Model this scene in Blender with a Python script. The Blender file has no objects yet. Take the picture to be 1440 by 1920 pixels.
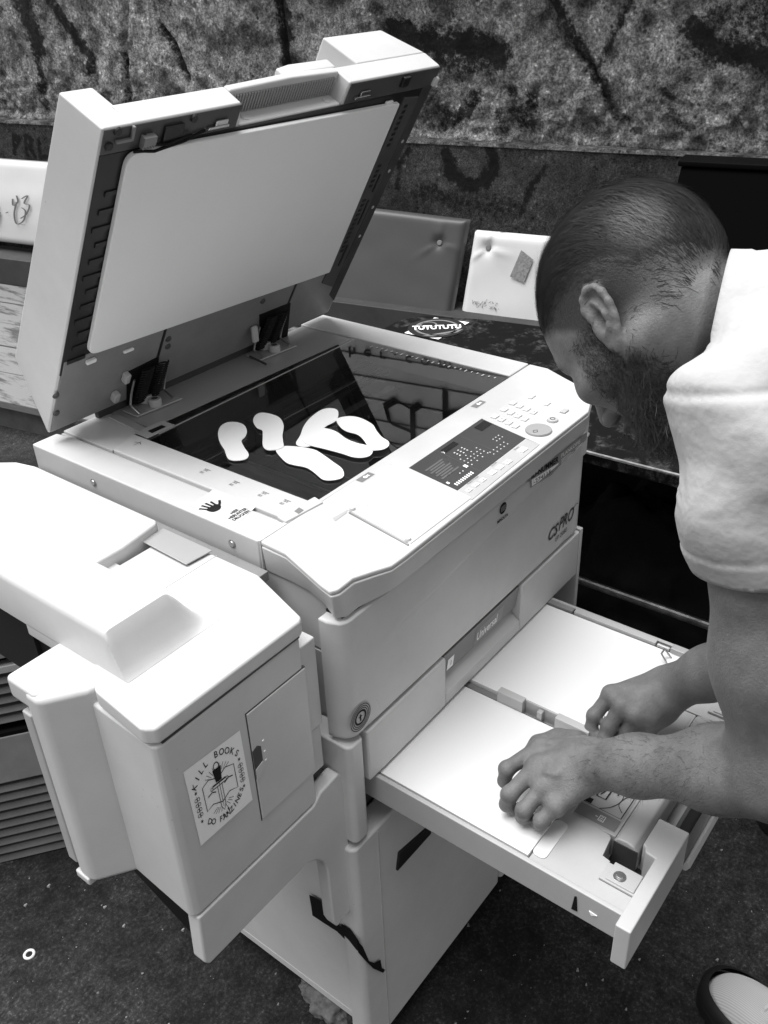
import bpy, bmesh, math, random
import numpy as np
from mathutils import Vector, Matrix
from mathutils import noise as mn
random.seed(7); rng = np.random.default_rng(7)
R = math.radians
scene = bpy.context.scene
COL = scene.collection

# ---------------------------------------------------------------- camera
cam_d = bpy.data.cameras.new('camera'); cam = bpy.data.objects.new('camera', cam_d); COL.objects.link(cam)
cam_d.sensor_fit = 'VERTICAL'; cam_d.sensor_height = 24.0; cam_d.sensor_width = 18.0
cam_d.lens = 24.0*1726.14/1920.0
cam_d.clip_start = 0.02; cam_d.clip_end = 500
CR = ((0.609648, -0.791841, -0.036299), (-0.429643, -0.291611, -0.854617), (0.666135, 0.536611, -0.517988))
CP = Vector((-0.6509, -0.6269, 0.5284))
cam.matrix_world = Matrix(((CR[0][0], -CR[1][0], -CR[2][0], CP[0]), (CR[0][1], -CR[1][1], -CR[2][1], CP[1]),
                           (CR[0][2], -CR[1][2], -CR[2][2], CP[2]), (0, 0, 0, 1)))
scene.camera = cam
# ---------------------------------------------------------------- world and sun (overcast)
SUN_EL, SUN_AZ = R(74), R(-20)        # azimuth measured from +Y towards +X
world = bpy.data.worlds.new('World'); scene.world = world; world.use_nodes = True
wn = world.node_tree; bg = wn.nodes['Background']
sky = wn.nodes.new('ShaderNodeTexSky'); sky.sky_type = 'NISHITA'; sky.sun_disc = False
sky.sun_elevation = SUN_EL; sky.sun_rotation = SUN_AZ
bw = wn.nodes.new('ShaderNodeRGBToBW')
wn.links.new(sky.outputs[0], bw.inputs[0]); wn.links.new(bw.outputs[0], bg.inputs[0])
bg.inputs[1].default_value = 0.085
sl = bpy.data.lights.new('sun', 'SUN'); sl.energy = 2.5; sl.angle = R(60); sl.color = (1, 1, 1)
sun = bpy.data.objects.new('sun', sl); COL.objects.link(sun)
sd = Vector((math.cos(SUN_EL)*math.sin(SUN_AZ), math.cos(SUN_EL)*math.cos(SUN_AZ), math.sin(SUN_EL)))
sun.rotation_euler = sd.to_track_quat('Z', 'Y').to_euler(); sun.location = (0, 0, 5)
scene.view_settings.view_transform = 'Standard'; scene.view_settings.look = 'None'
scene.view_settings.exposure = 1.28; scene.view_settings.gamma = 1.0
scene.render.engine = 'CYCLES'

GZ = -0.83        # ground level (the deck of the copier is z = 0)

# ---------------------------------------------------------------- materials (a black and white photograph: greys only)
def mat(name, v, rough=0.5, spec=0.5, metal=0.0, bump=0.0, bscale=300.0, dirt=0.0, dscale=6.0, coat=0.0, detail=4.0, tr=0.0, speck=0.0):
    m = bpy.data.materials.new(name); m.use_nodes = True
    nt = m.node_tree; b = nt.nodes['Principled BSDF']
    b.inputs['Base Color'].default_value = (v, v, v, 1)
    b.inputs['Roughness'].default_value = rough; b.inputs['Metallic'].default_value = metal
    b.inputs['Specular IOR Level'].default_value = spec
    b.inputs['Coat Weight'].default_value = coat
    tc = nt.nodes.new('ShaderNodeTexCoord')
    if bump > 0:
        n = nt.nodes.new('ShaderNodeTexNoise'); n.inputs['Scale'].default_value = bscale; n.inputs['Detail'].default_value = detail
        bp = nt.nodes.new('ShaderNodeBump'); bp.inputs['Strength'].default_value = bump; bp.inputs['Distance'].default_value = 0.001
        nt.links.new(tc.outputs['Object'], n.inputs['Vector']); nt.links.new(n.outputs['Fac'], bp.inputs['Height'])
        nt.links.new(bp.outputs[0], b.inputs['Normal'])
    if dirt > 0 or speck > 0:
        n = nt.nodes.new('ShaderNodeTexNoise'); n.inputs['Scale'].default_value = dscale; n.inputs['Detail'].default_value = 8; n.inputs['Roughness'].default_value = 0.65
        r = nt.nodes.new('ShaderNodeMapRange'); r.inputs['From Min'].default_value = 0.35; r.inputs['From Max'].default_value = 0.7
        r.inputs['To Min'].default_value = v; r.inputs['To Max'].default_value = v*(1-dirt)
        nt.links.new(tc.outputs['Object'], n.inputs['Vector']); nt.links.new(n.outputs['Fac'], r.inputs['Value'])
        src = r.outputs[0]
        if speck > 0:
            n2 = nt.nodes.new('ShaderNodeTexVoronoi'); n2.inputs['Scale'].default_value = 90
            nt.links.new(tc.outputs['Object'], n2.inputs['Vector'])
            lt = nt.nodes.new('ShaderNodeMath'); lt.operation = 'LESS_THAN'; lt.inputs[1].default_value = 0.06
            nt.links.new(n2.outputs['Distance'], lt.inputs[0])
            n3 = nt.nodes.new('ShaderNodeTexNoise'); n3.inputs['Scale'].default_value = 11
            nt.links.new(tc.outputs['Object'], n3.inputs['Vector'])
            gt = nt.nodes.new('ShaderNodeMath'); gt.operation = 'GREATER_THAN'; gt.inputs[1].default_value = 0.62
            nt.links.new(n3.outputs['Fac'], gt.inputs[0])
            mu = nt.nodes.new('ShaderNodeMath'); mu.operation = 'MULTIPLY'; nt.links.new(lt.outputs[0], mu.inputs[0]); nt.links.new(gt.outputs[0], mu.inputs[1])
            m2 = nt.nodes.new('ShaderNodeMath'); m2.operation = 'MULTIPLY'; m2.inputs[1].default_value = -speck; nt.links.new(mu.outputs[0], m2.inputs[0])
            ad = nt.nodes.new('ShaderNodeMath'); ad.operation = 'ADD'; nt.links.new(src, ad.inputs[0]); nt.links.new(m2.outputs[0], ad.inputs[1]); src = ad.outputs[0]
        if speck > 0:      # fine scuffs and rubbed marks
            mp = nt.nodes.new('ShaderNodeMapping'); mp.inputs['Scale'].default_value = (30, 30, 7); mp.inputs['Rotation'].default_value = (0.5, 0.9, 0.3); nt.links.new(tc.outputs['Object'], mp.inputs[0])
            n4 = nt.nodes.new('ShaderNodeTexNoise'); n4.inputs['Scale'].default_value = 3.0; n4.inputs['Detail'].default_value = 10; n4.inputs['Roughness'].default_value = 0.75; nt.links.new(mp.outputs[0], n4.inputs['Vector'])
            r4 = nt.nodes.new('ShaderNodeMapRange'); r4.inputs['From Min'].default_value = 0.66; r4.inputs['From Max'].default_value = 0.72; r4.inputs['To Min'].default_value = 1.0; r4.inputs['To Max'].default_value = 0.80; nt.links.new(n4.outputs['Fac'], r4.inputs['Value'])
            m4 = nt.nodes.new('ShaderNodeMath'); m4.operation = 'MULTIPLY'; nt.links.new(src, m4.inputs[0]); nt.links.new(r4.outputs[0], m4.inputs[1]); src = m4.outputs[0]
        nt.links.new(src, b.inputs['Base Color'])
    return m
M = {}
M['plastic'] = mat('beige_plastic', 0.60, 0.42, 0.4, bump=0.12, bscale=900, dirt=0.16, dscale=4.5, speck=0.25)
M['plastic2'] = mat('tray_plastic', 0.44, 0.45, 0.4, bump=0.10, bscale=900, dirt=0.14, dscale=9)  # tone lowered to include shade from body and arms over the drawer
M['plate'] = mat('brushed_plate', 0.42, 0.35, 0.5, metal=0.2, bump=0.05, bscale=700, dirt=0.1)
M['inner'] = mat('inner_frame_grey', 0.075, 0.5, 0.4, bump=0.1, bscale=500, dirt=0.3, dscale=14)
M['inner2'] = mat('inner_plate_grey', 0.24, 0.42, 0.5, bump=0.05, bscale=500, dirt=0.25, dscale=9)
M['pad'] = mat('platen_pad_white', 0.80, 0.5, 0.3, dirt=0.05, dscale=3)
M['dark'] = mat('dark_plastic', 0.012, 0.45, 0.5, bump=0.1, bscale=400)
M['dark2'] = mat('charcoal_plastic', 0.06, 0.5, 0.4, dirt=0.4, dscale=20, bump=0.1)
M['black'] = mat('matt_black', 0.008, 0.6, 0.2)
M['ink'] = mat('ink_black', 0.012, 0.7, 0.2)
M['ink2'] = mat('ink_grey', 0.16, 0.7, 0.2)
M['white'] = mat('paper_white', 0.82, 0.8, 0.2, dirt=0.02, dscale=4)
M['sheet'] = mat('cutout_paper', 0.9, 0.8, 0.2)
M['sticker'] = mat('sticker_vinyl', 0.93, 0.4, 0.4)
M['stickerg'] = mat('sticker_grey', 0.30, 0.4, 0.4, dirt=0.15, dscale=30)
M['label'] = mat('label_grey', 0.20, 0.45, 0.4)
M['label2'] = mat('label_light', 0.42, 0.45, 0.4)
M['panel'] = mat('display_panel', 0.045, 0.35, 0.5)
M['lcd'] = mat('display_glass', 0.008, 0.15, 0.5)
M['metal'] = mat('zinc_steel', 0.55, 0.3, 0.5, metal=1.0, bump=0.05, bscale=400)
M['chrome'] = mat('polished_rod', 0.8, 0.12, 0.5, metal=1.0)
M['key'] = mat('key_cap', 0.74, 0.4, 0.4)
M['button'] = mat('start_button', 0.30, 0.4, 0.4)
M['grip'] = mat('grip_ribs', 0.30, 0.5, 0.3)

# ---------------------------------------------------------------- mesh helpers
SPLIT = {'drawer_front', 'top_frame', 'paper_guide', 'hinge_opening', 'guide_web', 'grip_plug', 'frame_screw', 'catch', 'latch_box', 'foam_stop',
         'plate_screw', 'pad_tab', 'stop_tab', 'edge_screw', 'knob', 'side_block', 'scanner_rail', 'carriage', 'drive_bracket', 
         'plate_seam', 'side_slot', 'side_frame', 'cable_clip', 'scanner_housing', 'door_gap', 'deck_groove'}
def link(name, me, m, parent=None, smooth=False):
    o = bpy.data.objects.new(name, me); COL.objects.link(o)
    if m is not None:
        for mm in (m if isinstance(m, (list, tuple)) else [m]): me.materials.append(mm)
    if parent is not None: o.parent = parent
    if smooth:
        me.polygons.foreach_set('use_smooth', [True]*len(me.polygons))
    return o
def raw(name, verts, faces, m, parent=None, smooth=False):
    me = bpy.data.meshes.new(name); me.from_pydata([tuple(v) for v in verts], [], faces); me.update()
    return link(name, me, m, parent, smooth)
class MB:
    """collects shapes of ONE part"""
    def __init__(s): s.bm = bmesh.new(); s.mi = 0
    def poly(s, pts):
        vs = [s.bm.verts.new(p) for p in pts]; f = s.bm.faces.new(vs); f.material_index = s.mi; return f
    def hexa(s, P):   # 8 points: bottom 4 ccw, top 4
        v = [s.bm.verts.new(p) for p in P]
        for q in ((3,2,1,0),(4,5,6,7),(0,1,5,4),(1,2,6,5),(2,3,7,6),(3,0,4,7)):
            f = s.bm.faces.new([v[i] for i in q]); f.material_index = s.mi
        return s
    def box(s, x0, x1, y0, y1, z0, z1):
        return s.hexa([(x0,y0,z0),(x1,y0,z0),(x1,y1,z0),(x0,y1,z0),(x0,y0,z1),(x1,y0,z1),(x1,y1,z1),(x0,y1,z1)])
    def prism(s, pts, lo, hi, ax='z', hi_pts=None):
        def P(p, h):
            return {'z': (p[0], p[1], h), 'y': (p[0], h, p[1]), 'x': (h, p[0], p[1])}[ax]
        hp = hi_pts or pts
        a = [s.bm.verts.new(P(p, lo)) for p in pts]; b = [s.bm.verts.new(P(p, hi)) for p in hp]; n = len(pts)
        fs = [s.bm.faces.new(a[::-1]), s.bm.faces.new(b)]
        for i in range(n): fs.append(s.bm.faces.new((a[i], a[(i+1)%n], b[(i+1)%n], b[i])))
        for f in fs: f.material_index = s.mi
        return s
    def cyl(s, p0, p1, r0, r1=None, n=24, cap=True):
        r1 = r0 if r1 is None else r1
        p0 = Vector(p0); p1 = Vector(p1); d = (p1-p0).normalized()
        u = d.orthogonal().normalized(); w = d.cross(u)
        A = [s.bm.verts.new(p0+(u*math.cos(t)+w*math.sin(t))*r0) for t in [2*math.pi*i/n for i in range(n)]]
        B = [s.bm.verts.new(p1+(u*math.cos(t)+w*math.sin(t))*r1) for t in [2*math.pi*i/n for i in range(n)]]
        fs = [s.bm.faces.new((A[i], A[(i+1)%n], B[(i+1)%n], B[i])) for i in range(n)]
        if cap: fs += [s.bm.faces.new(A[::-1]), s.bm.faces.new(B)]
        for f in fs: f.material_index = s.mi
        return s
    def tube(s, pts, r, n=8):
        for a, b in zip(pts[:-1], pts[1:]): s.cyl(a, b, r, r, n)
        return s
    def ribbon(s, pts, w, fr, h=0.0003, closed=False):
        """flat stroke of width w along 2D points, in frame fr(u,v,h)->3D"""
        P = [Vector((p[0], p[1])) for p in pts]
        if closed: P.append(P[0])
        L = []; Rr = []
        for i, p in enumerate(P):
            d = (P[min(i+1, len(P)-1)]-P[max(i-1, 0)])
            if closed and i in (0, len(P)-1): d = P[1]-P[-2]
            if d.length < 1e-9: d = Vector((1, 0))
            d.normalize(); nn = Vector((-d.y, d.x))
            ww = w[i] if isinstance(w, (list, tuple)) else w
            L.append(fr(*(p+nn*ww/2), h)); Rr.append(fr(*(p-nn*ww/2), h))
        for i in range(len(P)-1):
            s.poly([L[i], L[i+1], Rr[i+1], Rr[i]])
        return s
    def fill(s, pts, fr, h=0.0003): s.poly([fr(p[0], p[1], h) for p in pts]); return s
    def ring(s, c, r, w, fr, h=0.0003, n=40, sy=1.0):
        return s.ribbon([(c[0]+r*math.cos(2*math.pi*i/n), c[1]+r*sy*math.sin(2*math.pi*i/n)) for i in range(n)], w, fr, h, True)
    def disc(s, c, r, fr, h=0.0003, n=28, sy=1.0):
        return s.fill([(c[0]+r*math.cos(2*math.pi*i/n), c[1]+r*sy*math.sin(2*math.pi*i/n)) for i in range(n)], fr, h)
    def build(s, name, m, parent=None, bevel=0.0, seg=2, smooth=False, ang=30):
        if name in SPLIT:            # every loose piece becomes an object of its own
            todo = set(s.bm.faces); outs = []
            while todo:
                st = [todo.pop()]; comp = set(st)
                while st:
                    f = st.pop()
                    for v in f.verts:
                        for g_ in v.link_faces:
                            if g_ not in comp: comp.add(g_); st.append(g_)
                todo -= comp; sub = MB(); vm = {}
                for f in comp:
                    for v in f.verts:
                        if v not in vm: vm[v] = sub.bm.verts.new(v.co)
                    sub.bm.faces.new([vm[v] for v in f.verts])
                outs.append(sub)
            s.bm.free(); res = None
            for sub in outs:
                o = sub._build(name, m, parent, bevel, seg, smooth, ang); res = res or o
            return res
        return s._build(name, m, parent, bevel, seg, smooth, ang)
    def _build(s, name, m, parent=None, bevel=0.0, seg=2, smooth=False, ang=30):
        bmesh.ops.recalc_face_normals(s.bm, faces=s.bm.faces)
        me = bpy.data.meshes.new(name); s.bm.to_mesh(me); s.bm.free()
        o = link(name, me, m, parent, smooth)
        if bevel > 0:
            md = o.modifiers.new('bevel', 'BEVEL'); md.width = bevel; md.segments = seg; md.limit_method = 'ANGLE'; md.angle_limit = R(ang)
            md.harden_normals = False
            me.polygons.foreach_set('use_smooth', [True]*len(me.polygons))
            wnm = o.modifiers.new('wn', 'WEIGHTED_NORMAL'); wnm.keep_sharp = False; wnm.weight = 80
        return o
def flat(s_faces_mb, name, m, parent):   # decals: keep face orientation as given
    me = bpy.data.meshes.new(name); s_faces_mb.bm.to_mesh(me); s_faces_mb.bm.free(); return link(name, me, m, parent)
def frame(o, ex, ey):
    o = Vector(o); ex = Vector(ex).normalized(); ey = Vector(ey).normalized(); ez = ex.cross(ey)
    return lambda u, v, h=0.0003: o+ex*u+ey*v+ez*h
_dg = None
def text_polys(s, size=1.0, bold=0.0, shear=0.0, space=1.0):
    c = bpy.data.curves.new('t', 'FONT'); c.body = s; c.size = size; c.shear = shear; c.space_character = space; c.offset = bold
    c.resolution_u = 3
    o = bpy.data.objects.new('t', c); COL.objects.link(o)
    dg = bpy.context.evaluated_depsgraph_get(); me = bpy.data.meshes.new_from_object(o.evaluated_get(dg))
    V = [tuple(v.co) for v in me.vertices]; F = [tuple(p.vertices) for p in me.polygons]
    bpy.data.objects.remove(o); bpy.data.curves.remove(c); bpy.data.meshes.remove(me)
    return V, F
def add_text(mb, s, fr, x, y, size, wx=1.0, bold=0.0, shear=0.0, rot=0.0, center=False, h=0.0004, space=1.0):
    V, F = text_polys(s, size, bold, shear, space)
    if not V: return mb
    x0 = min(v[0] for v in V); x1 = max(v[0] for v in V)
    off = (x0+x1)/2 if center else 0
    ca, sa = math.cos(rot), math.sin(rot)
    vs = []
    for v in V:
        a = (v[0]-off)*wx; b = v[1]
        vs.append(mb.bm.verts.new(fr(x+a*ca-b*sa, y+a*sa+b*ca, h)))
    for f in F:
        try: mb.bm.faces.new([vs[i] for i in f]).material_index = mb.mi
        except ValueError: pass
    return mb
def empty(name, loc=(0, 0, 0)):
    o = bpy.data.objects.new(name, None); COL.objects.link(o); o.location = loc; o.empty_display_size = 0.05; return o
def tag(o, label=None, cat=None, group=None, kind=None):
    if label: o['label'] = label
    if cat: o['category'] = cat
    if group: o['group'] = group
    if kind: o['kind'] = kind
    return o
def rooted(root):      # parts are modelled in world coordinates: undo the root's offset
    inv = Matrix.Translation(-Vector(root.location))
    for c in root.children: c.matrix_parent_inverse = inv
def rrect(x0, x1, y0, y1, r, n=5):
    pts = []
    for cx, cy, a0 in ((x1-r, y0+r, -90), (x1-r, y1-r, 0), (x0+r, y1-r, 90), (x0+r, y0+r, 180)):
        for i in range(n+1):
            a = R(a0+90*i/n); pts.append((cx+r*math.cos(a), cy+r*math.sin(a)))
    return pts
def smooth_closed(pts, n=6):       # Catmull-Rom through closed 2D points
    out = []; N = len(pts)
    for i in range(N):
        p0, p1, p2, p3 = [Vector(pts[(i+k-1) % N]) for k in range(4)]
        for k in range(n):
            t = k/n
            out.append(tuple(0.5*((2*p1)+(p2-p0)*t+(2*p0-5*p1+4*p2-p3)*t*t+(-p0+3*p1-3*p2+p3)*t**3)))
    return out
def smooth_open(pts, n=6):
    out = []; N = len(pts)
    for i in range(N-1):
        p0 = Vector(pts[max(i-1, 0)]); p1 = Vector(pts[i]); p2 = Vector(pts[i+1]); p3 = Vector(pts[min(i+2, N-1)])
        for k in range(n):
            t = k/n
            out.append(tuple(0.5*((2*p1)+(p2-p0)*t+(2*p0-5*p1+4*p2-p3)*t*t+(-p0+3*p1-3*p2+p3)*t**3)))
    out.append(tuple(pts[-1])); return out
# ================================================================ SETTING
def ground_mat():
    m = bpy.data.materials.new('asphalt'); m.use_nodes = True; nt = m.node_tree; b = nt.nodes['Principled BSDF']
    tc = nt.nodes.new('ShaderNodeTexCoord'); P = tc.outputs['Object']
    def noise(sc, det=8, ro=0.6):
        n = nt.nodes.new('ShaderNodeTexNoise'); n.inputs['Scale'].default_value = sc; n.inputs['Detail'].default_value = det; n.inputs['Roughness'].default_value = ro
        nt.links.new(P, n.inputs['Vector']); return n.outputs['Fac']
    def ramp(src, stops):
        r = nt.nodes.new('ShaderNodeValToRGB'); nt.links.new(src, r.inputs[0])
        e = r.color_ramp.elements
        while len(e) < len(stops): e.new(0.5)
        for k, (p, v) in enumerate(stops): e[k].position = p; e[k].color = (v, v, v, 1)
        return r.outputs[0]
    def mix(a, bb, fac=None, mode='MULTIPLY', f=1.0):
        x = nt.nodes.new('ShaderNodeMix'); x.data_type = 'RGBA'; x.blend_type = mode; x.inputs[0].default_value = f
        nt.links.new(a, x.inputs[6]); nt.links.new(bb, x.inputs[7])
        if fac is not None: nt.links.new(fac, x.inputs[0])
        return x.outputs[2]
    big = ramp(noise(3.5, 9, 0.7), [(0.34, 0.35), (0.66, 1.5)])
    fine = ramp(noise(170, 6, 0.75), [(0.36, 0.007), (0.54, 0.022), (0.68, 0.07)])
    mid = ramp(noise(30, 12, 0.85), [(0.40, 0.35), (0.60, 1.8)])
    col = mix(mix(big, mid), fine)
    v = nt.nodes.new('ShaderNodeTexVoronoi'); v.inputs['Scale'].default_value = 55; nt.links.new(P, v.inputs['Vector'])
    sp = ramp(v.outputs['Distance'], [(0.03, 1.0), (0.14, 0.0)])
    sel = ramp(v.outputs['Color'], [(0.86, 0.0), (0.93, 1.0)])
    s2 = mix(sp, sel)
    lite = nt.nodes.new('ShaderNodeRGB'); lite.outputs[0].default_value = (0.20, 0.20, 0.20, 1)
    col = mix(col, lite.outputs[0], fac=s2, mode='MIX')
    nt.links.new(col, b.inputs['Base Color']); b.inputs['Roughness'].default_value = 0.85; b.inputs['Specular IOR Level'].default_value = 0.3
    bp = nt.nodes.new('ShaderNodeBump'); bp.inputs['Strength'].default_value = 0.9; bp.inputs['Distance'].default_value = 0.004
    nt.links.new(noise(150, 6, 0.8), bp.inputs['Height']); nt.links.new(bp.outputs[0], b.inputs['Normal'])
    return m
g = 60.0
raw('ground', [(-g, -g, GZ), (g, -g, GZ), (g, g, GZ), (-g, g, GZ)], [(0, 1, 2, 3)], ground_mat()); bpy.data.objects['ground']['kind'] = 'structure'

# wall frame: s runs along the wall, n away from the camera
WS = Vector((-0.189, 0.982, 0)); WN = Vector((0.982, 0.189, 0))
def W(n, s, z): return WN*n+WS*s+Vector((0, 0, z))
def seg_dist(S, Z, pts):
    d = np.full(S.shape, 9.0)
    for (a, b), (c, e) in zip(pts[:-1], pts[1:]):
        dx, dz = c-a, e-b; L = dx*dx+dz*dz+1e-12
        t = np.clip(((S-a)*dx+(Z-b)*dz)/L, 0, 1); d = np.minimum(d, np.hypot(S-a-t*dx, Z-b-t*dz))
    return d
def vnoise(x, y, sc, seed=0, octs=4, gain=0.5):
    out = np.zeros(x.shape); amp = 1.0; tot = 0
    for o in range(octs):
        r = np.random.default_rng(seed*97+o); N = 256; G = r.random((N, N))
        X = x*sc; Y = y*sc; xi = np.floor(X).astype(int); yi = np.floor(Y).astype(int); fx = X-xi; fy = Y-yi
        fx = fx*fx*(3-2*fx); fy = fy*fy*(3-2*fy)
        g00 = G[xi % N, yi % N]; g10 = G[(xi+1) % N, yi % N]; g01 = G[xi % N, (yi+1) % N]; g11 = G[(xi+1) % N, (yi+1) % N]
        out += amp*((g00*(1-fx)+g10*fx)*(1-fy)+(g01*(1-fx)+g11*fx)*fy); tot += amp; amp *= gain; sc *= 2.03
    return out/tot
def wall_mat(name, lo, hi, paint=0.012, sc=1.0, ridge=1.7):
    m = bpy.data.materials.new(name); m.use_nodes = True; nt = m.node_tree; b = nt.nodes['Principled BSDF']
    tc = nt.nodes.new('ShaderNodeTexCoord'); P = tc.outputs['Object']
    def noise(s, det=8, ro=0.62, dist=0.0):
        n = nt.nodes.new('ShaderNodeTexNoise'); n.inputs['Scale'].default_value = s; n.inputs['Detail'].default_value = det
        n.inputs['Roughness'].default_value = ro; n.inputs['Distortion'].default_value = dist
        nt.links.new(P, n.inputs['Vector']); return n.outputs['Fac']
    def mr(src, a, bb, c, d):
        r = nt.nodes.new('ShaderNodeMapRange'); nt.links.new(src, r.inputs['Value'])
        for k, v in zip(('From Min', 'From Max', 'To Min', 'To Max'), (a, bb, c, d)): r.inputs[k].default_value = v
        return r.outputs[0]
    def mth(op, a, bb):
        n = nt.nodes.new('ShaderNodeMath'); n.operation = op
        for k, v in ((0, a), (1, bb)):
            if isinstance(v, (int, float)): n.inputs[k].default_value = v
            else: nt.links.new(v, n.inputs[k])
        return n.outputs[0]
    base = mr(noise(18*sc, 15, 0.82, 0.15), 0.40, 0.62, lo, hi)
    big = mr(noise(2.6*sc, 7, .65), 0.32, 0.68, 0.55, 1.35)
    fine = mr(noise(110*sc, 5, 0.9), 0.42, 0.60, 0.4, 1.65)
    v = mth('MULTIPLY', mth('MULTIPLY', base, big), fine)
    rg_ = nt.nodes.new('ShaderNodeTexNoise'); rg_.noise_type = 'RIDGED_MULTIFRACTAL'; rg_.inputs['Scale'].default_value = 9*sc; rg_.inputs['Detail'].default_value = 9; rg_.inputs['Roughness'].default_value = 0.75; rg_.inputs['Offset'].default_value = 0.9; rg_.inputs['Gain'].default_value = 1.6
    nt.links.new(P, rg_.inputs['Vector'])
    v = mth('MULTIPLY', v, mr(rg_.outputs['Fac'], 0.25, 1.5, 0.62 if ridge > 1.5 else 0.85, ridge))
    vo = nt.nodes.new('ShaderNodeTexVoronoi'); vo.inputs['Scale'].default_value = 42; nt.links.new(P, vo.inputs['Vector'])
    chip = mth('MULTIPLY', mr(vo.outputs['Distance'], 0.12, 0.30, 1.0, 0.0), mr(noise(9, 8, .7), 0.46, 0.58, 0.0, 1.0))
    v = mth('MULTIPLY', v, mth('ADD', mth('MULTIPLY', chip, 1.4), 1.0))
    vp_ = nt.nodes.new('ShaderNodeTexVoronoi'); vp_.inputs['Scale'].default_value = 30; nt.links.new(P, vp_.inputs['Vector'])
    pit_ = mth('MULTIPLY', mr(vp_.outputs['Distance'], 0.10, 0.22, 1.0, 0.0), mr(noise(6, 8, .7), 0.44, 0.54, 0.0, 1.0))
    v = mth('MULTIPLY', v, mth('SUBTRACT', 1.0, mth('MULTIPLY', pit_, 0.75)))
    at = nt.nodes.new('ShaderNodeAttribute'); at.attribute_name = 'paint'
    pn = mth('ADD', at.outputs['Fac'], mr(noise(60, 8, 0.8), 0.3, 0.7, -0.5, 0.5))
    pm = mr(pn, 0.20, 0.66, 0.0, 0.95)
    x = nt.nodes.new('ShaderNodeMix'); x.data_type = 'FLOAT'; nt.links.new(pm, x.inputs[0]); nt.links.new(v, x.inputs[2]); x.inputs[3].default_value = paint
    nt.links.new(x.outputs[0], b.inputs['Base Color']); b.inputs['Roughness'].default_value = 0.9; b.inputs['Specular IOR Level'].default_value = 0.2
    bp = nt.nodes.new('ShaderNodeBump'); bp.inputs['Strength'].default_value = 1.0; bp.inputs['Distance'].default_value = 0.014
    hh = mth('ADD', mth('MULTIPLY', noise(90*sc, 8, 0.8), 1.0), mth('MULTIPLY', noise(24*sc, 6, 0.6, 0.5), 1.2))
    nt.links.new(hh, bp.inputs['Height']); nt.links.new(bp.outputs[0], b.inputs['Normal'])
    return m
def wall_grid(name, n0, s0, s1, z0, z1, step, disp, strokes, m, parent):
    S, Z = np.meshgrid(np.arange(s0, s1, step), np.arange(z0, z1+1e-6, step), indexing='ij')
    D = disp(S, Z); paint = np.zeros(S.shape)
    for pts, w, st in strokes:
        d = seg_dist(S, Z, pts)+(vnoise(S, Z, 40, 5)-0.5)*w*0.8; paint = np.maximum(paint, st*np.clip(1.35-d/(w*0.62), 0, 1))
    n, k = S.shape
    X = (n0-D)
    V = np.stack([0.982*X-0.189*S, 0.189*X+0.982*S, Z], -1).reshape(-1, 3)
    I = np.arange(n*k).reshape(n, k)
    F = np.stack([I[:-1, :-1], I[:-1, 1:], I[1:, 1:], I[1:, :-1]], -1).reshape(-1, 4)
    me = bpy.data.meshes.new(name); me.from_pydata(V.tolist(), [], F.tolist()); me.update()
    at = me.attributes.new('paint', 'FLOAT', 'POINT'); at.data.foreach_set('value', paint.reshape(-1).astype(np.float32))
    return link(name, me, m, parent, True)
wall = empty('stone_wall', W(2.45, 1.3, GZ))
tag(wall, 'rough weathered stone and plaster wall with black spray painted graffiti', 'wall')
ZL = -0.045   # top of the plinth
def disp_up(S, Z):
    pit = np.clip((0.27-(Z-ZL))/0.2, 0, 1)      # more broken near the ledge
    d = (vnoise(S, Z, 5, 1, 5)-0.5)*0.06+(vnoise(S, Z, 30, 2, 4, 0.6)-0.5)*(0.012+0.045*pit)
    for jp in JOINTS:
        d -= 0.028*np.exp(-(seg_dist(S, Z, jp)/0.010)**2)
    lf = S > JOINTS[0][0][0]; d += np.where(lf, -0.02, 0.0)
    return d-0.035+0.02*np.exp(-((Z-ZL)/0.02)**2)
JOINTS = [[(2.289, 0.4679), (2.339, 0.2658), (2.369, 0.1296), (2.363, -0.0426)], [(1.575, 0.4525), (1.575, 0.3009), (1.569, 0.1958), (1.57, 0.1056)], [(2.143, 0.3213), (2.092, 0.2567), (2.041, 0.1155)], [(0.5693, 0.387), (0.4878, 0.2517), (0.3991, 0.1833), (0.3331, 0.059)]]
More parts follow.
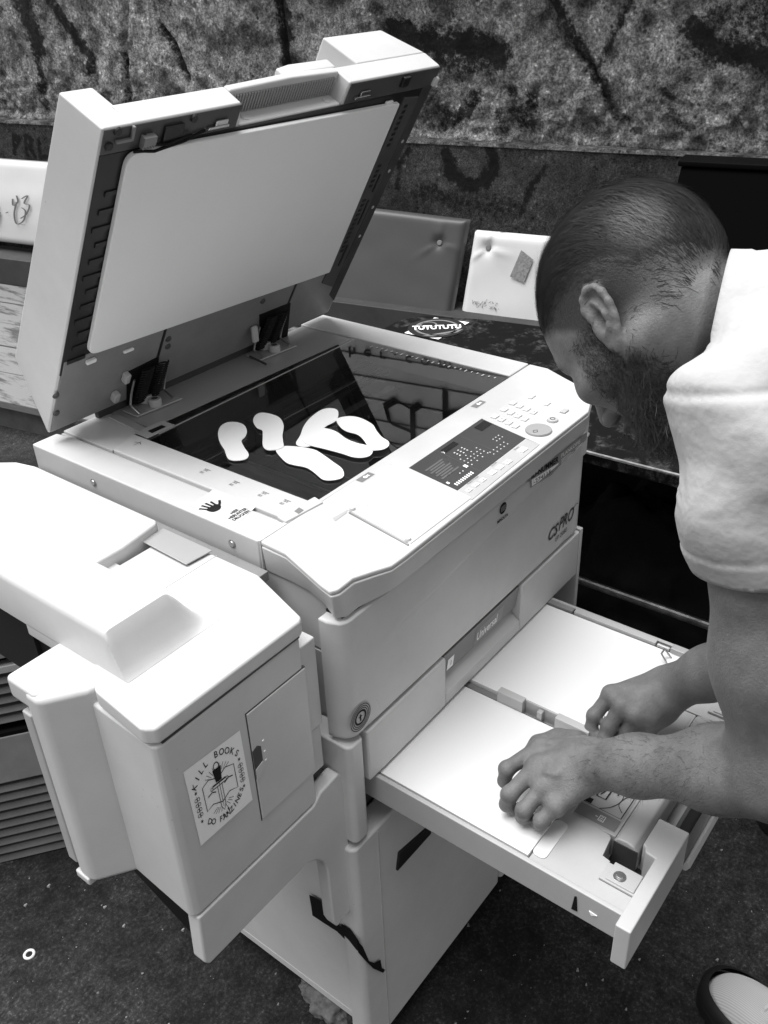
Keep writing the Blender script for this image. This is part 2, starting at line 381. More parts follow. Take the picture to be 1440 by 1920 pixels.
ST_UP = [([(2.854, 0.4611), (2.85, 0.3645), (2.814, 0.2454)], 0.09, 0.95), ([(2.707, 0.4394), (2.625, 0.324), (2.543, 0.2069)], 0.05, 0.85), ([(2.543, 0.2069), (2.554, 0.1469)], 0.05, 0.7),
 ([(2.842, 0.2048), (2.858, 0.0589)], 0.05, 0.7), ([(2.145, 0.3121), (2.094, 0.2474), (2.043, 0.1347)], 0.03, 0.7), ([(1.573, 0.436), (1.566, 0.3009), (1.571, 0.142)], 0.055, 0.95),
 ([(2.358, 0.2081), (2.359, 0.09), (2.36, -0.0425)], 0.03, 0.7), ([(1.094, 0.3074), (1.035, 0.2584), (0.8372, 0.254), (0.7511, 0.2352), (0.7224, 0.2163)], 0.085, 1.0), ([(0.9955, 0.2043), (0.7599, 0.1999)], 0.07, 0.6),
 ([(0.5674, 0.4162), (0.4917, 0.3121), (0.4049, 0.191), (0.3265, 0.0831)], 0.035, 0.72), ([(0.2827, 0.4107), (0.3289, 0.2966), (0.3876, 0.1912)], 0.03, 0.6), ([(0.3439, 0.0826), (0.2696, 0.0291)], 0.03, 0.55),
 ([(0.0952, 0.2957), (0.0254, 0.2387), (-0.1579, 0.2227)], 0.07, 0.95), ([(0.0284, 0.2601), (-0.1478, 0.2811)], 0.06, 0.55), ([(0.797, 0.1043), (0.8359, 0.0441), (0.927, 0.0066)], 0.05, 0.72), ([(0.6721, 0.107), (0.6305, 0.0083), (0.5965, 0.0924)], 0.045, 0.65),
 ([(0.7177, 0.0307), (0.6967, -0.0283)], 0.04, 0.6), ([(-0.0705, 0.2106), (-0.1163, 0.295), (-0.1221, 0.3895)], 0.05, 0.6), ([(1.279, 0.3494), (1.153, 0.3643)], 0.03, 0.35), ([(0.1531, 0.1184), (0.0907, 0.0117)], 0.06, 0.45), ([(0.0374, 0.3235), (-0.0926, 0.3498)], 0.09, 0.5)]
ST_LO = [([(0.8838, -0.0857), (0.8716, -0.1482), (0.8158, -0.1906), (0.7448, -0.1772), (0.71, -0.1269), (0.7112, -0.0776)], 0.045, 0.95), ([(1.034, -0.0837), (1.074, -0.1315), (1.086, -0.2167)], 0.022, 0.75), ([(0.5177, -0.1114), (0.5761, -0.2027), (0.6023, -0.2771)], 0.025, 0.72),
 ([(0.9947, -0.2204), (0.8465, -0.2576), (0.6227, -0.2603)], 0.07, 0.5), ([(3.005, -0.1061), (3.022, -0.186)], 0.02, 0.9), ([(3.005, -0.1061), (2.967, -0.1203), (3.006, -0.1579)], 0.02, 0.9), ([(2.931, -0.1099), (2.943, -0.1868)], 0.02, 0.9), ([(2.931, -0.1099), (2.891, -0.1238), (2.923, -0.1543), (2.9, -0.1915)], 0.02, 0.9),
 ([(2.856, -0.1158), (2.869, -0.1968)], 0.02, 0.9), ([(2.869, -0.1968), (2.816, -0.1897)], 0.02, 0.9)]
wall_grid('masonry', 2.46, -2.2, 4.2, ZL-0.01, 1.05, 0.009, disp_up, ST_UP, wall_mat('old_masonry', 0.075, 0.36), wall)
def disp_lo(S, Z): return (vnoise(S, Z, 6, 3, 4)-0.5)*0.014+(vnoise(S, Z, 50, 4, 3)-0.5)*0.006-0.02*np.clip((Z-ZL+0.012)/0.012, 0, 1)
wall_grid('plinth', 2.43, -2.2, 4.2, GZ-0.02, ZL+0.004, 0.009, disp_lo, ST_LO, wall_mat('cement_plinth', 0.05, 0.095, sc=1.6, ridge=1.25), wall)
mb = MB(); mb.hexa([W(2.425, -2.2, ZL-0.012), W(2.425, 4.2, ZL-0.012), W(2.6, 4.2, ZL-0.016), W(2.6, -0.75, ZL-0.016), W(2.432, -2.2, ZL-0.002), W(2.432, 4.2, ZL-0.002), W(2.6, 4.2, ZL-0.002), W(2.6, -2.2, ZL-0.002)])
mb.build('plinth_ledge', wall_mat('ledge_cement', 0.05, 0.16, sc=1.4), wall)
rooted(wall)

# painted board sign on the wall, above the frame of the photo (it shows upside down in the platen glass)
sg = empty('signboard', W(2.35, 0.9, 0.78)); tag(sg, 'large grey board sign with black blackletter lettering, mirrored in the glass', 'sign')
mb = MB()
for k in range(11):
    z = 0.76+0.095*k
    mb.hexa([W(2.33, -0.6, z), W(2.33, 1.62, z), W(2.40, 1.62, z), W(2.40, -0.6, z), W(2.335, -0.6, z+0.0925), W(2.335, 1.62, z+0.0925), W(2.40, 1.62, z+0.0925), W(2.40, -0.6, z+0.0925)])
mb.build('board', mat('sign_boards', 0.62, 0.6, dirt=0.2), sg, 0.003)
fsg = frame(W(2.329, 1.5, 0.76), -WS, (0, 0, 1))
mb = MB()
def nib(pts, w=0.030):     # blackletter stroke, broad nib at 40 degrees
    c, s_ = math.cos(R(40))*w/2, math.sin(R(40))*w/2
    for a, b in zip(pts[:-1], pts[1:]):
        mb.poly([fsg(a[0]-c, a[1]-s_, 0.002), fsg(b[0]-c, b[1]-s_, 0.002), fsg(b[0]+c, b[1]+s_, 0.002), fsg(a[0]+c, a[1]+s_, 0.002)])
def bl(ch, x, y, h=0.30):
    st = {'a': [[(0.02,.8),(0.12,.95),(0.22,.85),(0.22,.12),(0.28,.0)], [(0.22,.55),(0.05,.45),(0.02,.15),(0.10,.0),(0.22,.12)]],
          'p': [[(0.0,.95),(0.05,.85),(0.05,-.35),(0.0,-.45)], [(0.05,.82),(0.18,.97),(0.27,.82),(0.27,.15),(0.17,.0),(0.05,.12)]],
          'i': [[(0.0,.92),(0.07,.85),(0.07,.12),(0.14,.0)], [(0.05,1.2),(0.10,1.13)]],
          'e': [[(0.25,.62),(0.05,.42)], [(0.25,.62),(0.25,.82),(0.14,.96),(0.04,.8),(0.04,.15),(0.14,.0),(0.27,.12)]],
          'r': [[(0.0,.92),(0.06,.85),(0.06,.12),(0.12,.0)], [(0.06,.78),(0.18,.96),(0.24,.86)]]}[ch]
    for s_ in st: nib([(x+px*0.62, y+py*h) for px, py in s_])
xx = 0.12
for ch, adv in (('p', .25), ('a', .25), ('p', .25), ('i', .15), ('e', .23), ('r', .2)):
    bl(ch, xx, 0.27, 0.24); xx += adv
add_text(mb, 'her.com', fsg, 0.22, 0.068, 0.066, wx=1.15, bold=0.001, space=1.9, h=0.002)
flat(mb, 'lettering', M['ink'], sg)
rooted(sg)

# low wooden platform in front of the wall
def wood_mat():
    m = bpy.data.materials.new('peeling_painted_wood'); m.use_nodes = True; nt = m.node_tree; b = nt.nodes['Principled BSDF']
    tc = nt.nodes.new('ShaderNodeTexCoord'); mp = nt.nodes.new('ShaderNodeMapping'); nt.links.new(tc.outputs['Object'], mp.inputs[0])
    mp.inputs['Rotation'].default_value = (0, 0, R(-11)); mp.inputs['Scale'].default_value = (9, 1.6, 9)
    n = nt.nodes.new('ShaderNodeTexNoise'); n.inputs['Scale'].default_value = 2.4; n.inputs['Detail'].default_value = 9; n.inputs['Roughness'].default_value = 0.7
    nt.links.new(mp.outputs[0], n.inputs['Vector'])
    r = nt.nodes.new('ShaderNodeValToRGB'); e = r.color_ramp.elements
    e[0].position = 0.40; e[0].color = (0.04, 0.04, 0.04, 1); e[1].position = 0.50; e[1].color = (0.17, 0.17, 0.17, 1)
    nt.links.new(n.outputs['Fac'], r.inputs[0]); nt.links.new(r.outputs[0], b.inputs['Base Color'])
    b.inputs['Roughness'].default_value = 0.7
    bp = nt.nodes.new('ShaderNodeBump'); bp.inputs['Distance'].default_value = 0.003; nt.links.new(n.outputs['Fac'], bp.inputs['Height']); nt.links.new(bp.outputs[0], b.inputs['Normal'])
    return m
pf = empty('wooden_platform', W(1.7, 1.7, GZ)); tag(pf, 'low platform of peeling white painted planks at the foot of the wall', 'platform')
WM = wood_mat(); mb = MB()
nb = 5
for k in range(nb):
    a0 = 1.20+k*0.2; 
    mb.hexa([W(a0, 0.75, -0.75), W(a0, 4.2, -0.75), W(a0+0.193, 4.2, -0.75), W(a0+0.193, 0.75, -0.75), W(a0, 0.75, -0.72-0.002*(k%2)), W(a0, 4.2, -0.72-0.002*(k%2)), W(a0+0.193, 4.2, -0.72-0.002*(k%2)), W(a0+0.193, 0.75, -0.72-0.002*(k%2))])
mb.build('planks', WM, pf, 0.004)
mb = MB(); mb.hexa([W(1.215, 0.76, GZ), W(1.215, 4.19, GZ), W(2.18, 4.19, GZ), W(2.18, 0.76, GZ), W(1.215, 0.76, -0.752), W(1.215, 4.19, -0.752), W(2.18, 4.19, -0.752), W(2.18, 0.76, -0.752)])
mb.build('base', mat('platform_base', 0.09, 0.8, dirt=0.5, dscale=12, bump=0.5, bscale=60), pf)
rooted(pf)
# seat shelf under the cushions
mb = MB()
mb.hexa([W(2.20, -0.2, GZ), W(2.20, 4.2, GZ), W(2.37, 4.2, GZ), W(2.37, -0.2, GZ), W(2.20, -0.2, -0.60), W(2.20, 4.2, -0.60), W(2.37, 4.2, -0.60), W(2.37, -0.2, -0.60)])
o = mb.build('wooden_beam', mat('grey_beam', 0.05, 0.7, dirt=0.4, dscale=10), None, 0.004); tag(o, 'dark grey weathered beam along the wall, carrying the upholstered cushions', 'beam')

# upholstered cushions leaning on the wall
def cushion(name, label, corners, thick, m, buttons, wrinkle=0.006, group='upholstered cushions along the wall', ns=60, nz=46, curve=0.0):
    """corners in wall coords (n,s,z): bottom-left, bottom-right, top-right, top-left as seen from the front"""
    A, B, C_, D = [W(*c) for c in corners]
    root = empty(name, (A+B)/2); tag(root, label, 'cushion', group)
    nrm = ((B-A).cross(D-A)).normalized()
    if nrm.dot(WN) > 0: nrm = -nrm
    V = []; F = []
    bt = buttons
    for side in (0, 1):
        for i in range(ns+1):
            for j in range(nz+1):
                u, v = i/ns, j/nz
                p = A*(1-u)*(1-v)+B*u*(1-v)+C_*u*v+D*(1-u)*v
                e = min(u, 1-u)*(B-A).length; f = min(v, 1-v)*(D-A).length
                k = min(1.0, min(e, f)/0.03); rnd = math.sqrt(max(0, 1-(1-k)**2))
                h = thick/2*rnd
                if side == 0:
                    h += curve*math.sin(math.pi*u)*math.sin(math.pi*v)
                    for (bu, bv) in bt:
                        du = (u-bu)*(B-A).length; dv = (v-bv)*(D-A).length; rr = math.hypot(du, dv); an = math.atan2(dv, du)
                        h -= 0.014*math.exp(-(rr/0.022)**2)
                        h += wrinkle*math.exp(-(rr/0.075)**2)*(rr/0.03 if rr < 0.03 else 1)*max(0, math.cos(3*an+1.1+0.5*math.sin(5*an)))**3
                    h += (mn.noise(Vector((u*4, v*4, 3.1+len(label))))*0.003)*rnd
                    V.append(p+nrm*h)
                else: V.append(p-nrm*h)
    n1 = (ns+1)*(nz+1); idx = lambda s_, i, j: s_*n1+i*(nz+1)+j
    for i in range(ns):
        for j in range(nz):
            F.append((idx(0, i, j), idx(0, i+1, j), idx(0, i+1, j+1), idx(0, i, j+1)))
            F.append((idx(1, i, j), idx(1, i, j+1), idx(1, i+1, j+1), idx(1, i+1, j)))
    for i in range(ns):
        F.append((idx(0, i+1, 0), idx(0, i, 0), idx(1, i, 0), idx(1, i+1, 0))); F.append((idx(0, i, nz), idx(0, i+1, nz), idx(1, i+1, nz), idx(1, i, nz)))
    for j in range(nz):
        F.append((idx(0, 0, j), idx(0, 0, j+1), idx(1, 0, j+1), idx(1, 0, j))); F.append((idx(0, ns, j+1), idx(0, ns, j), idx(1, ns, j), idx(1, ns, j+1)))
    me = bpy.data.meshes.new('cover'); me.from_pydata([tuple(v) for v in V], [], F); me.update()
    bmm = bmesh.new(); bmm.from_mesh(me); bmesh.ops.recalc_face_normals(bmm, faces=bmm.faces); bmm.to_mesh(me); bmm.free()
    link('cover', me, m, root, True)
    P = lambda u, v: A*(1-u)*(1-v)+B*u*(1-v)+C_*u*v+D*(1-u)*v
    for (bu, bv) in bt:
        c = P(bu, bv)+nrm*(thick/2-0.012)
        b2 = MB(); b2.cyl(c, c+nrm*0.008, 0.012, 0.009, 20); b2.build('button', M['btn'], root, 0.002)
    ex = (B-A).normalized(); ey = (D-A); ey = (ey-ex*ey.dot(ex)).normalized()
    fr = lambda u, v, h=0.002: P(u, v)+nrm*(thick/2+h+curve*math.sin(math.pi*u)*math.sin(math.pi*v)+0.002)
    return root, fr
M['btn'] = mat('cushion_button', 0.22, 0.35, 0.5)
M['vin_w'] = mat('white_vinyl', 0.78, 0.4, 0.4, dirt=0.06, dscale=5); M['vin_g'] = mat('grey_vinyl', 0.075, 0.42, 0.5, dirt=0.1, dscale=4)
def CN(p): return p
c2, f2 = cushion('wall_cushion', 'dark grey buttoned cushion leaning on the wall, right of the open lid',
   [(2.26, 1.31, -0.66), (2.26, 0.795, -0.66), (2.36, 0.762, -0.292), (2.36, 1.30, -0.275)], 0.05, M['vin_g'], [(0.82, 0.86-0.10)], 0.006)
rooted(c2)
c3, f3 = cushion('wall_cushion', 'white buttoned cushion with a taped patch, leaning on the wall behind the man',
   [(2.27, 0.775, -0.72), (2.27, 0.27, -0.72), (2.355, 0.25, -0.325), (2.355, 0.742, -0.325)], 0.05, M['vin_w'], [(0.135, 0.86)], 0.008)
# scribble and tape patch
mb = MB()
mb.fill([(0.34, 0.64), (0.45, 0.60), (0.49, 0.80), (0.39, 0.87)], lambda u, v, h: f3(u, v, 0.003)); flat(mb, 'tape_patch', mat('tape', 0.36, 0.6, dirt=0.6, dscale=120), c3)
mb = MB()
for k in range(26):
    u = 0.10+0.22*random.random(); v = 0.36+0.06*random.random()-0.15*(u-0.1); 
    mb.ribbon([(u, v), (u+random.uniform(-.015, .015), v+random.uniform(-.02, .02)), (u+random.uniform(-.02, .02), v+random.uniform(-.03, .03))], 0.003, lambda a, b, h: f3(a, b, 0.0025))
flat(mb, 'scribble', M['ink2'], c3); rooted(c3)
c1, f1 = cushion('wall_cushion', 'white cushion with brush scribbles, left of the raised lid',
   [(2.32, 4.05, -0.565), (2.32, 2.30, -0.565), (2.36, 2.26, -0.195), (2.36, 4.05, -0.195)], 0.05, M['vin_w'], [], curve=0.015)
mb = MB()
def c1at(px): return px
def scr(pts, w):
    A0, A1 = (2.32, 4.05, -0.565), (2.32, 2.30, -0.565)
    q = [((4.05-s)/(4.05-2.28), (z+0.565)/0.37) for s, z in pts]
    mb.ribbon(smooth_open(q, 5), w, lambda a, b, h: f1(a, b, 0.004))
scr([(2.955, -0.3585), (2.957, -0.3869), (2.926, -0.3706), (2.93, -0.3428)], 0.006); scr([(2.933, -0.3711), (2.957, -0.4249), (2.951, -0.4675), (2.905, -0.4496), (2.885, -0.4078), (2.907, -0.3928)], 0.006); scr([(2.901, -0.3549), (2.863, -0.3385), (2.887, -0.3727), (2.857, -0.38), (2.882, -0.4194), (2.922, -0.4414)], 0.006)
scr([(3.083, -0.3813), (3.053, -0.3936), (3.074, -0.4334), (3.119, -0.466)], 0.006); scr([(3.049, -0.422), (3.073, -0.4722), (3.121, -0.5103)], 0.008); scr([(2.951, -0.4675), (2.898, -0.4682)], 0.004); scr([(3.01, -0.424), (2.994, -0.4181)], 0.006)
flat(mb, 'scribble', M['ink2'], c1); rooted(c1)

# black table with sticker, behind the copier
bt = empty('black_table', (0.85, 0.1, GZ)); tag(bt, 'worn black table with a chipped edge and a sticker, behind the copier', 'table')
BT = bpy.data.materials.new('worn_black_top'); BT.use_nodes = True
nt = BT.node_tree; b_ = nt.nodes['Principled BSDF']; tc = nt.nodes.new('ShaderNodeTexCoord')
n1_ = nt.nodes.new('ShaderNodeTexNoise'); n1_.inputs['Scale'].default_value = 22; n1_.inputs['Detail'].default_value = 12; n1_.inputs['Roughness'].default_value = 0.8
nt.links.new(tc.outputs['Object'], n1_.inputs['Vector']); r_ = nt.nodes.new('ShaderNodeValToRGB'); e = r_.color_ramp.elements
e[0].position = 0.52; e[0].color = (0.005, 0.005, 0.005, 1); e[1].position = 0.74; e[1].color = (0.11, 0.11, 0.11, 1)
nt.links.new(n1_.outputs['Fac'], r_.inputs[0]); nt.links.new(r_.outputs[0], b_.inputs['Base Color']); b_.inputs['Roughness'].default_value = 0.5; b_.inputs['Specular IOR Level'].default_value = 0.08
tz = -0.20
tp = [(0.632, 0.02), (0.645, -0.75), (1.17, -0.75), (1.13, 0.30), (1.10, 0.45), (1.04, 0.60), (0.98, 0.625), (0.60, 0.60)]
mb = MB(); mb.prism(tp, tz-0.022, tz); mb.build('table_top', BT, bt, 0.003)
mb = MB()
ed = [(0.6302, 0.1, 0), (0.633, -0.03, 0), (0.637, -0.12, 0), (0.644, -0.25, 0), (0.6437, -0.6, 0)]
for a, b in zip(ed[:-1], ed[1:]):
    mb.hexa([(a[0]-.003, a[1], tz-0.002), (b[0]-.003, b[1], tz-0.002), (b[0]+.002, b[1], tz-0.002), (a[0]+.002, a[1], tz-0.002), (a[0]-.003, a[1], tz+0.0015), (b[0]-.003, b[1], tz+0.0015), (b[0]+.002, b[1], tz+0.0015), (a[0]+.002, a[1], tz+0.0015)])
mb.build('chipped_edge', mat('bare_edge', 0.30, 0.6, dirt=0.75, dscale=60), bt)
for lx, ly in ((0.68, 0.55), (0.68, -0.70), (1.08, 0.52), (1.11, -0.70)):
    mb = MB(); mb.box(lx-.02, lx+.02, ly-.02, ly+.02, GZ, tz-0.022); mb.build('leg', M['dark'], bt, 0.002)
mb = MB(); mb.cyl((0.70, 0.52, -0.52), (0.72, -0.66, -0.52), 0.008, n=12); mb.build('rail', mat('worn_rail', 0.25, 0.35, metal=0.8, dirt=0.9, dscale=25), bt)
mb = MB(); mb.box(0.70, 1.12, -0.72, 0.56, -0.66, -0.64); mb.build('shelf', M['dark'], bt, 0.002)
mb = MB(); mb.box(1.02, 1.04, -0.70, 0.54, -0.638, tz-0.023); mb.build('back_board', M['black'], bt)
fst = frame((0, 0, tz), (1, 0, 0), (0, 1, 0))
SQ = [(0.9237, 0.5614), (0.9315, 0.4739), (1.058, 0.4758), (1.043, 0.5619)]
mb = MB(); mb.fill(SQ, fst, 0.001); st_ = flat(mb, 'sticker', M['sticker'], bt)
cx = sum(p[0] for p in SQ)/4; cy = sum(p[1] for p in SQ)/4
e1 = Vector(SQ[2])-Vector(SQ[0]); fs_ = frame((cx, cy, tz), (e1.x, e1.y, 0), (-e1.y, e1.x, 0))
mb = MB(); mb.disc((0, 0), 0.066, lambda u, v, h: fs_(u*1.0, v*0.95, h), 0.0014); o = flat(mb, 'print', M['ink'], bt); o.parent = st_
mb = MB(); mb.ring((0, 0), 0.048, 0.006, fs_, 0.0018); mb.ring((-0.01, 0.025), 0.018, 0.004, fs_, 0.0018)
mb.fill([(-0.05, -0.035), (0.05, -0.035), (0.03, -0.048), (-0.03, -0.048)], fs_, 0.0018)
o = flat(mb, 'drawing', M['ink2'], bt); o.parent = st_
mb = MB(); add_text(mb, 'TUTUTUTU', frame((cx, cy, tz), (.61, -.79, 0), (.79, .61, 0)), 0.0, -0.010, 0.034, wx=0.62, bold=0.0012, center=True, h=0.0022)
o = flat(mb, 'lettering', M['sheet'], bt); o.parent = st_
rooted(bt)
# dark bags under the table
for k, (x, y, z, sx, sy, sz) in enumerate([(0.84, 0.28, -0.63, .12, .16, .17), (0.86, -0.10, -0.63, .13, .19, .20), (0.85, -0.45, -0.63, .12, .14, .15)]):
    bm_ = bmesh.new(); bmesh.ops.create_icosphere(bm_, subdivisions=5, radius=1)
    for v in bm_.verts:
        c = v.co.copy(); n_ = mn.fractal(c*1.7+Vector((k*5, 0, 0)), 0.7, 2.1, 5)
        c *= 1+0.22*n_; v.co = Vector((x+c.x*sx, y+c.y*sy, z+max(c.z, -0.05)*sz*1.2+0.02))
    me = bpy.data.meshes.new('dark_bag'); bm_.to_mesh(me); bm_.free()
    o = link('dark_bag', me, mat('dark_cloth_%d' % k, 0.006+0.003*k, 0.8, 0.1, bump=0.4, bscale=60), None, True)
    tag(o, ['crumpled black bag on the shelf nearest the copier, under the black table', 'largest crumpled black bag, in the middle under the black table', 'crumpled black bag behind the arm, under the black table'][k], 'bag')
# black case with raised lid, far right
bc = empty('black_case', W(1.75, -0.25, -0.2)); tag(bc, 'open black case with its lid raised, behind the head on the far right', 'case')
A1 = W(2.10, 0.02, 0.0)
mb = MB()
def WB(n0, n1, s0, s1, z0, z1): return [W(n0, s0, z0), W(n0, s1, z0), W(n1, s1, z0), W(n1, s0, z0), W(n0, s0, z1), W(n0, s1, z1), W(n1, s1, z1), W(n1, s0, z1)]
mb.hexa([W(1.98, -0.70, -0.235), W(1.98, 0.02, -0.235), W(2.02, 0.02, -0.235), W(2.02, -0.70, -0.235), W(2.16, -0.70, -0.035), W(2.16, 0.02, -0.035), W(2.22, 0.02, -0.035), W(2.22, -0.70, -0.035)])
mb.build('lid', mat('case_lid', 0.0012, 0.7, 0.02), bc, 0.004)
mb = MB(); mb.hexa([W(2.15, -0.71, -0.035), W(2.15, 0.03, -0.035), W(2.25, 0.03, -0.035), W(2.25, -0.71, -0.035), W(2.15, -0.71, -0.018), W(2.15, 0.03, -0.018), W(2.25, 0.03, -0.018), W(2.25, -0.71, -0.018)])
mb.build('lid_rim', mat('case_rim', 0.004, 0.6, 0.05), bc, 0.004)
mb = MB(); mb.hexa(WB(1.55, 2.05, -0.72, 0.05, -0.46, -0.30)); mb.build('body', mat('case_body', 0.009, 0.6, 0.1, dirt=0.3), bc, 0.006)
mb = MB(); mb.hexa(WB(1.9, 2.03, -0.72, 0.03, -0.298, -0.245)); mb.build('hinge_box', M['black'], bc, 0.003)
mb = MB()
for k in range(3): mb.hexa(WB(1.80+k*.02, 1.808+k*.02, -0.13+k*.012, -0.06-k*.012, -0.2985, -0.2965))
mb.build('vent_slots', M['metal'], bc)
mb = MB()
for s_ in (-0.16, -0.22, -0.28): mb.cyl(W(1.70, s_, -0.299), W(1.70, s_, -0.285), 0.006, n=12)
mb.build('knob', M['metal'], bc)
mb = MB(); mb.hexa(WB(1.6, 2.0, -0.7, 0.03, GZ, -0.462)); mb.build('stand', M['black'], bc)
rooted(bc)
# washer and litter on the ground
wx_, wy_ = (-0.3173, 0.4145)
mb = MB(); n = 28
for i in range(n):
    a, b = 2*math.pi*i/n, 2*math.pi*(i+1)/n
    P = lambda t, r, z: (wx_+r*math.cos(t), wy_+r*math.sin(t), GZ+z)
    for (r0, z0, r1, z1) in ((.0055, .002, .0078, .0035), (.0078, .0035, .0095, .002), (.0095, .002, .0095, 0), (.0055, 0, .0055, .002)):
        mb.poly([P(a, r0, z0), P(b, r0, z0), P(b, r1, z1), P(a, r1, z1)])
o = mb.build('washer', mat('washer_metal', 0.7, 0.35), None, smooth=True); tag(o, 'small pale metal ring lying on the asphalt', 'washer')
# broken concrete lump below the copier
sx_, sy_ = (-0.1017, -0.0193)
bm_ = bmesh.new(); bmesh.ops.create_icosphere(bm_, subdivisions=5, radius=1)
for v in bm_.verts:
    c = v.co.copy(); n_ = mn.fractal(c*1.6, 0.6, 2.2, 6); c *= 1+0.35*n_
    v.co = Vector((sx_+0.015+c.x*0.030, sy_-0.01+c.y*0.045, GZ+max(-0.004, c.z*0.028+0.004)))
me = bpy.data.meshes.new('concrete_lump'); bm_.to_mesh(me); bm_.free()
o = link('concrete_lump', me, mat('old_mortar', 0.16, 0.9, dirt=0.7, dscale=60, bump=0.8, bscale=120), None, True); tag(o, 'broken lump of old mortar on the ground against the copier cabinet', 'rubble')
GR = mat('grit', 0.28, 0.8)
mb = MB()
for k in range(1500):
    px = random.uniform(-0.9, 1.2); py = random.uniform(-0.7, 1.9); r = 0.0008+0.0030*random.random()**4
    c = Vector((px, py, GZ+r*0.4)); mb.cyl(c-Vector((r, 0, 0)), c+Vector((r*.6, r*random.uniform(-1, 1), 0)), r*0.8, r*0.4, 5)
o = mb.build('grit', GR, None); tag(o, 'scattered pale grit and crumbs on the asphalt', 'grit', kind='stuff')
# stack of slatted trays at the left
st = empty('slatted_crate', (-0.22, 0.68, GZ)); tag(st, 'grey louvred plastic housing standing on the asphalt behind the sorter', 'housing')
A_ = Vector((-0.246, 0.610, GZ)); dd = Vector((0.802, -0.597, 0)).normalized(); bb = Vector((0.597, 0.802, 0))
SM = mat('slat_plastic', 0.14, 0.5, dirt=0.3, dscale=14)
def SP(u, w, z): p = A_+dd*u+bb*w; return (p.x, p.y, z)
def sbox(mb, u0, u1, w0, w1, z0, z1, tilt=0.0):
    mb.hexa([SP(u0, w0, z0), SP(u1, w0, z0), SP(u1, w1, z0), SP(u0, w1, z0), SP(u0, w0+tilt, z1), SP(u1, w0+tilt, z1), SP(u1, w1, z1), SP(u0, w1, z1)])
mb = MB(); sbox(mb, -0.3, 0.34, 0.03, 0.40, GZ, -0.56); sbox(mb, -0.3, 0.34, 0.07, 0.40, -0.56, -0.36); mb.build('body', mat('slat_core', 0.004, 0.8, 0.1), st)
mb = MB()
for k in range(9):
    z = GZ+0.002+k*0.0205; sbox(mb, -0.3, 0.35, 0.0, 0.03, z, z+0.0105, 0.006)
for k in range(6):
    z = -0.545+k*0.0205; sbox(mb, -0.3, 0.35, 0.035, 0.06, z, z+0.010, 0.006)
mb.build('louvres', SM, st, 0.0015)
mb = MB(); sbox(mb, -0.3, 0.35, 0.0, 0.05, GZ+0.187, -0.568, 0.028); mb.build('mid_panel', SM, st, 0.002)
mb = MB(); sbox(mb, -0.3, 0.35, 0.045, 0.075, -0.42, -0.365, 0.02); mb.build('top_panel', mat('slat_top', 0.10, 0.5), st, 0.002)
rooted(st)
# ================================================================ PHOTOCOPIER
cp = empty('photocopier', (0.17, 0.13, GZ))
tag(cp, 'large pale office photocopier with its lid raised and its lower paper drawer pulled out', 'photocopier')
YF = -0.135
PLA = M['plastic']
def box(name, x0, x1, y0, y1, z0, z1, m, parent=cp, bevel=0.003):
    mb = MB(); mb.box(x0, x1, y0, y1, z0, z1); return mb.build(name, m, parent, bevel)
# --- cabinet
box('cabinet', -0.098, 0.43, -0.10, 0.40, -0.805, -0.392, PLA, bevel=0.004)
mb = MB(); mb.box(-0.0987, -0.098, -0.098, 0.398, -0.800, -0.786); mb.build('base_trim', PLA, cp, 0.001)
mb = MB(); mb.prism(rrect(-0.125, 0.226, -0.135, -0.102, 0.010), -0.80, -0.374); mb.build('cabinet_door', PLA, cp, 0.004, 3)
mb = MB(); mb.prism(rrect(0.229, 0.43, -0.135, -0.102, 0.008), -0.80, -0.374); mb.build('cabinet_door', PLA, cp, 0.003)
mb = MB(); mb.box(-0.0795, -0.0785, -0.1362, -0.134, -0.80, -0.38); mb.build('door_seam', M['plastic2'], cp)
mb = MB(); mb.prism([(-0.0476, -0.4845), (-0.0416, -0.4552), (0.028, -0.4702), (0.0277, -0.4868)], -0.1385, -0.133, 'y'); mb.build('door_handle', M['dark'], cp, 0.001)
# casters hidden under the cabinet
for x, y in ((-0.05, -0.04), (0.38, -0.04), (-0.05, 0.35), (0.38, 0.35)):
    mb = MB(); mb.cyl((x-.012, y, GZ+.0135), (x+.012, y, GZ+.0135), 0.0135); mb.build('caster', M['dark'], cp)
# --- machine body (behind the doors); a slot is left for the open drawer
box('body', -0.088, 0.425, -0.03, 0.40, -0.39, -0.12, PLA)
box('drawer_bay', -0.08, 0.42, -0.10, -0.032, -0.392, -0.34, M['dark2'], bevel=0)
mb = MB()
mb.box(-0.088, -0.074, -0.105, 0.40, -0.118, -0.0405); mb.box(0.47, 0.484, -0.105, 0.40, -0.118, -0.0405)
mb.box(-0.074, 0.47, 0.386, 0.40, -0.118, -0.0405); mb.box(-0.074, 0.47, -0.105, -0.02, -0.118, -0.0405)
mb.box(0.427, 0.484, -0.10, 0.399, -0.39, -0.1185); mb.build('scanner_housing', PLA, cp, 0.002)
mb = MB(); mb.box(-0.0885, -0.075, -0.10, -0.031, -0.39, -0.12); mb.box(0.412, 0.427, -0.10, -0.031, -0.39, -0.12); mb.build('side_frame', M['plastic2'], cp, 0.001)
